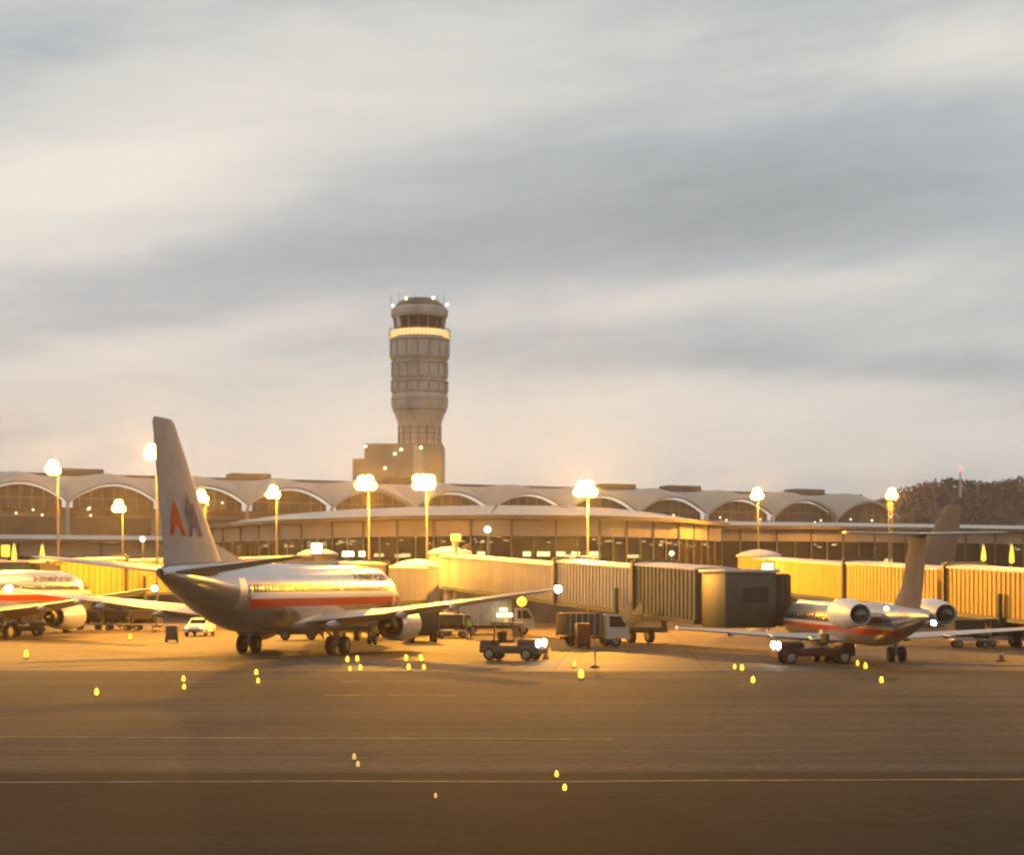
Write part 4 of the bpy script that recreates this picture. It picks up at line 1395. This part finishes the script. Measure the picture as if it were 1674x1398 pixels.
# ------------------------------------------------------------------ added amber globes standing in for window reflections of the floodlights
REFLECTIONS = [
    (43, 1072, .26, 'large amber window reflection globe in front of the cut off airliner'),
    (213, 1043, .22, 'amber window reflection globe near the row of dark carts'),
    (158, 1134, .15, 'lone amber window reflection globe on dark asphalt, lowest of its side'),
    (300, 1112, .14, 'amber window reflection globe farther of two, on asphalt below the main tail cone'),
    (301, 1125, .14, 'amber window reflection globe nearer of two, on asphalt below the main tail cone'),
    (419, 1101, .13, 'amber window reflection globe farther of two, below the left main gear'),
    (422, 1115, .14, 'amber window reflection globe nearer of two, below the left main gear'),
    (568, 1080, .15, 'amber window reflection globe farther from camera on tail side, square beneath main gear'),
    (584, 1079, .15, 'amber window reflection globe farther from camera on nose side, square beneath main gear'),
    (572, 1095, .15, 'amber window reflection globe nearer from camera on tail side, square beneath main gear'),
    (589, 1094, .16, 'amber window reflection globe nearer from camera on nose side, square beneath main gear'),
    (664, 1078, .17, 'amber window reflection globe in the square below the big engine, far corner by the gear'),
    (688, 1078, .17, 'amber window reflection globe in the square below the big engine, far corner by the tractor'),
    (668, 1093, .17, 'amber window reflection globe in the square below the big engine, near corner by the gear'),
    (693, 1093, .16, 'amber window reflection globe in the square below the big engine, near corner by the tractor'),
    (939, 1088, .17, 'amber window reflection globe farther of two, beside the thin marker post'),
    (950, 1105, .19, 'amber window reflection globe nearer of two, beside the thin marker post'),
    (1201, 1092, .15, 'slim amber window reflection globe, first of a pair in front of the dark red tractor'),
    (1213, 1094, .16, 'slim amber window reflection globe, second of a pair in front of the dark red tractor'),
    (1231, 1114, .18, 'single amber window reflection globe nearer than the pair by the dark red tractor'),
    (1402, 1086, .14, 'weak amber window reflection globe touching the dark red tractor end'),
    (1415, 1091, .14, 'weak amber window reflection globe between tractor end and regional jet wheels'),
    (1441, 1114, .18, 'amber window reflection globe alone below the regional jet wheels'),
    (910, 1268, .065, 'small amber window reflection globe just beyond the yellow taxiway line end'),
    (923, 1290, .075, 'small amber window reflection globe just before the yellow taxiway line end'),
    (579, 1240, .07, 'dim orange window reflection globe beyond the yellow line, farther of two'),
    (585, 1252, .07, 'dim orange window reflection globe beyond the yellow line, nearer of two'),
    (712, 1303, .06, 'dim orange window reflection globe before the yellow line middle'),
]
gl = None
for px, py, r, lab in REFLECTIONS:
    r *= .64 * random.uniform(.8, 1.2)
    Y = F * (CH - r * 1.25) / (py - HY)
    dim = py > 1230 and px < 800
    o = thing('reflection_globe', lab, 'ground light', (gx(px, Y), Y, 0), 0, 'globes added for window reflections')
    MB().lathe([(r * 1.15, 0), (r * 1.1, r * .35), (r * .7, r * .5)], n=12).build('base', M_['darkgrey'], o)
    MB().lathe([(r * .55, r * .5), (r * .85, r * 1.0), (r * .9, r * 1.7), (r * .72, r * 2.5), (r * .4, r * 3.0), (.01, r * 3.15)], n=14).build('glow_shell', M_['amber_dim' if dim else 'amber'], o, ang=70)
    ld = bpy.data.lights.new('reflection glow', 'POINT')  # added point light gives each stand-in globe its glow on the pavement
    ld.energy = 900 * r * r * (.4 if dim else 1)
    ld.color = (1, .5, .06)
    ld.shadow_soft_size = r * .5
    lo = bpy.data.objects.new('reflection_glow', ld)
    COL.objects.link(lo)
    lo.parent = o
    lo.location = (0, 0, r * 3.6)

# ------------------------------------------------------------------ wooded hill
hill = MB()
q = []
for j in range(9):
    y = 760 + j * 70
    row = []
    for i in range(41):
        px = 1250 + i * 22
        x = gx(px, 900)
        e = 1 / (1 + math.exp(-(px - 1465) / 50.0))
        z = 70 * e * math.sin(min(1, j / 4) * math.pi / 2) + 2.0 * math.sin(px * .021) + 1.2 * math.sin(px * .05 + 1)
        row.append((x, y, max(-2, z) if j else -2))
    q.append(row)
hm = mat('wood floor', (.028, .02, .018), .95, 0, .3, .05)
tag(hill.loft(q, cap=False, closed=False).build('hill', hm), kind='structure')
wd = MB()
for k in range(2600):
    px = random.uniform(1300, 2000)
    j = random.uniform(.15, 1.0)
    y = 760 + j * 280
    e = 1 / (1 + math.exp(-(px - 1465) / 50.0))
    z = 70 * e * math.sin(j * math.pi / 2) + 2.0 * math.sin(px * .021) + 1.2 * math.sin(px * .05 + 1)
    if e < .12:
        continue
    x = gx(px, 900)
    h = random.uniform(2.5, 5.5) * (.6 + .4 * e)
    for c in range(9):
        a = random.uniform(0, 6.28)
        rr = random.uniform(0, h * .4)
        zz = z + random.uniform(.1, 1) * h
        s = random.uniform(.5, 1.3)
        v = Vector((x + rr * math.cos(a), y + rr * math.sin(a), zz))
        ax = Vector((random.uniform(-1, 1), random.uniform(-1, 1), random.uniform(-1, 1))).normalized()
        b1 = ax.orthogonal().normalized() * s
        b2 = ax.cross(b1).normalized() * s * .8
        wd.add([v - b1, v + b2 * .7, v + b1, v - b2], [(0, 1, 2, 3)])
tag(wd.build('wood', mat('far foliage', (.017, .012, .011), .95, 0, .4, .08)), kind='stuff')
p = at(1570, 770, 905)
o = thing('radio_mast', 'distant radio mast with red light on the wooded hilltop', 'mast', (p.x, p.y, 0))
MB().tube((0, 0, 55), (0, 0, p.z), .7, .4, 6).build('mast_pole', M_['steel'], o)
MB().lathe([(.2, -1.6), (.9, -.8), (.9, .8), (.2, 1.6)], (0, 0, p.z + 1), 'Z', 10).build('red_light', M_['redlamp'], o)

# ------------------------------------------------------------------ added to mimic lens glare round the lamps: thin haze round the whole scene
GLARE_HAZE = 0.00017
hz = MB().box((150, 560, 48), (1700, 1300, 98))
hm, nt, b = new_mat('glare_haze')
nt.nodes.remove(b)
pv = nt.nodes.new('ShaderNodeVolumePrincipled')
pv.inputs['Color'].default_value = (.9, .88, .85, 1)
pv.inputs['Density'].default_value = GLARE_HAZE
pv.inputs['Anisotropy'].default_value = .78
nt.links.new(pv.outputs[0], nt.nodes['Material Output'].inputs['Volume'])
tag(hz.build('glare_haze', hm), kind='stuff')

# ------------------------------------------------------------------ sky, sun
SUN_EL, SUN_AZ = R(7), R(-62)       # azimuth from +Y, negative to the left
w = bpy.data.worlds.new('World')
sc.world = w
w.use_nodes = True
nt = w.node_tree
L = nt.links.new
bg = nt.nodes['Background']
out = nt.nodes['World Output']
sky = nt.nodes.new('ShaderNodeTexSky')
sky.sky_type = 'NISHITA'
sky.sun_disc = False
sky.sun_elevation = SUN_EL
sky.sun_rotation = SUN_AZ
L(sky.outputs[0], bg.inputs['Color'])
bg.inputs['Strength'].default_value = .06
tc = nt.nodes.new('ShaderNodeTexCoord')
sep = nt.nodes.new('ShaderNodeSeparateXYZ')
L(tc.outputs['Generated'], sep.inputs[0])


def mth(op, a, b=None, c=None):
    n = nt.nodes.new('ShaderNodeMath')
    n.operation = op
    for i, v in enumerate((a, b, c)):
        if v is None:
            continue
        if isinstance(v, (int, float)):
            n.inputs[i].default_value = v
        else:
            L(v, n.inputs[i])
    return n.outputs[0]


dy = mth('MAXIMUM', sep.outputs['Y'], .3)
U = mth('DIVIDE', sep.outputs['X'], dy)
V = mth('DIVIDE', sep.outputs['Z'], dy)


def cloud_noise(sx, sz, rot, seed, det=7, rough=.55, dist=.4):
    mp = nt.nodes.new('ShaderNodeMapping')
    mp.vector_type = 'TEXTURE'
    mp.inputs['Rotation'].default_value = (0, R(rot), 0)
    mp.inputs['Location'].default_value = (seed, seed * .37, 0)
    mp.inputs['Scale'].default_value = (1 / sx, 1 / sx, 1 / sz)
    n = nt.nodes.new('ShaderNodeTexNoise')
    n.inputs['Scale'].default_value = 1
    n.inputs['Detail'].default_value = det
    n.inputs['Roughness'].default_value = rough
    n.inputs['Distortion'].default_value = dist
    L(tc.outputs['Generated'], mp.inputs[0])
    L(mp.outputs[0], n.inputs['Vector'])
    return n.outputs['Fac']


tt = mth('MULTIPLY_ADD', cloud_noise(2.8, 11, -6, 1.3, 8, .6), .6, .2)
tt = mth('ADD', tt, mth('MULTIPLY_ADD', cloud_noise(8, 42, -5, 5.1, 8, .66), .34, -.17))
BLOBS = [(130, 300, 420, 95, -14, .30), (620, 90, 480, 90, -6, .14), (1640, 80, 260, 60, -6, .2), (1350, 330, 460, 130, -1, -.19),
         (560, 420, 420, 55, -6, -.15), (1320, 590, 420, 36, 2, -.16), (1150, 480, 420, 30, -4, .1), (230, 570, 330, 40, -12, .1),
         (850, 690, 800, 90, 0, .14), (60, 90, 180, 50, -20, -.08), (380, 500, 300, 30, -8, -.06), (1000, 200, 500, 60, 4, .03)]
for px, py, sx, sy, rot, amp in BLOBS:
    u0, v0 = (px - CX) / F, (HY - py) / F
    c, s = math.cos(R(rot)), math.sin(R(-rot))
    du = mth('SUBTRACT', U, u0)
    dv = mth('SUBTRACT', V, v0)
    a = mth('ADD', mth('MULTIPLY', du, c / (sx / F)), mth('MULTIPLY', dv, s / (sx / F)))
    b_ = mth('ADD', mth('MULTIPLY', du, -s / (sy / F)), mth('MULTIPLY', dv, c / (sy / F)))
    g = mth('POWER', 2.718, mth('MULTIPLY', mth('ADD', mth('MULTIPLY', a, a), mth('MULTIPLY', b_, b_)), -1))
    tt = mth('MULTIPLY_ADD', g, amp * 1.45, tt)
rp = nt.nodes.new('ShaderNodeValToRGB')
cr = rp.color_ramp
cr.elements[0].position, cr.elements[0].color = .12, (.345, .38, .40, 1)
cr.elements[1].position, cr.elements[1].color = .95, (.90, .84, .745, 1)
for pos, c in ((.40, (.49, .525, .55)), (.60, (.69, .685, .655))):
    e = cr.elements.new(pos)
    e.color = (*c, 1)
L(tt, rp.inputs['Fac'])
hor = mth('POWER', 2.718, mth('MULTIPLY', mth('MAXIMUM', V, 0), -11))
mx = nt.nodes.new('ShaderNodeMix')
mx.data_type = 'RGBA'
L(mth('MULTIPLY', hor, .26), mx.inputs['Factor'])
L(rp.outputs['Color'], mx.inputs['A'])
mx.inputs['B'].default_value = (.62, .50, .39, 1)
bg2 = nt.nodes.new('ShaderNodeBackground')
L(mx.outputs['Result'], bg2.inputs['Color'])
bg2.inputs['Strength'].default_value = 1.03
ms = nt.nodes.new('ShaderNodeMixShader')
ms.inputs['Fac'].default_value = .92
L(bg.outputs[0], ms.inputs[1])
L(bg2.outputs[0], ms.inputs[2])
L(ms.outputs[0], out.inputs['Surface'])

sd = bpy.data.lights.new('sun', 'SUN')
sd.energy = .25
sd.angle = R(18)
sd.color = (1, .86, .7)
so = bpy.data.objects.new('sun', sd)
COL.objects.link(so)
dv = Vector((math.sin(SUN_AZ) * math.cos(SUN_EL), math.cos(SUN_AZ) * math.cos(SUN_EL), math.sin(SUN_EL)))
so.rotation_euler = (-dv).to_track_quat('-Z', 'Y').to_euler()

# ------------------------------------------------------------------ camera, render
cd = bpy.data.cameras.new('camera')
cam = bpy.data.objects.new('camera', cd)
COL.objects.link(cam)
cam.location = (0, 0, CH)
cam.rotation_euler = (R(90), 0, 0)
cd.sensor_width = 36
cd.lens = 36 * F / 1674
cd.shift_y = (HY - 699) / 1674
cd.dof.use_dof = True
cd.dof.focus_distance = 3.2
cd.dof.aperture_fstop = 16
cd.clip_start = .1
cd.clip_end = 8000
sc.camera = cam
sc.render.engine = 'CYCLES'
cy = sc.cycles
cy.use_denoising = True
cy.max_bounces = 6
cy.diffuse_bounces = 3
cy.glossy_bounces = 3
cy.transparent_max_bounces = 8
cy.volume_bounces = 0
cy.sample_clamp_indirect = 4
cy.use_light_tree = True
cy.filter_width = 1.8
vs = sc.view_settings
vs.view_transform = 'Standard'
vs.look = 'None'
vs.exposure = 0
vs.gamma = 1
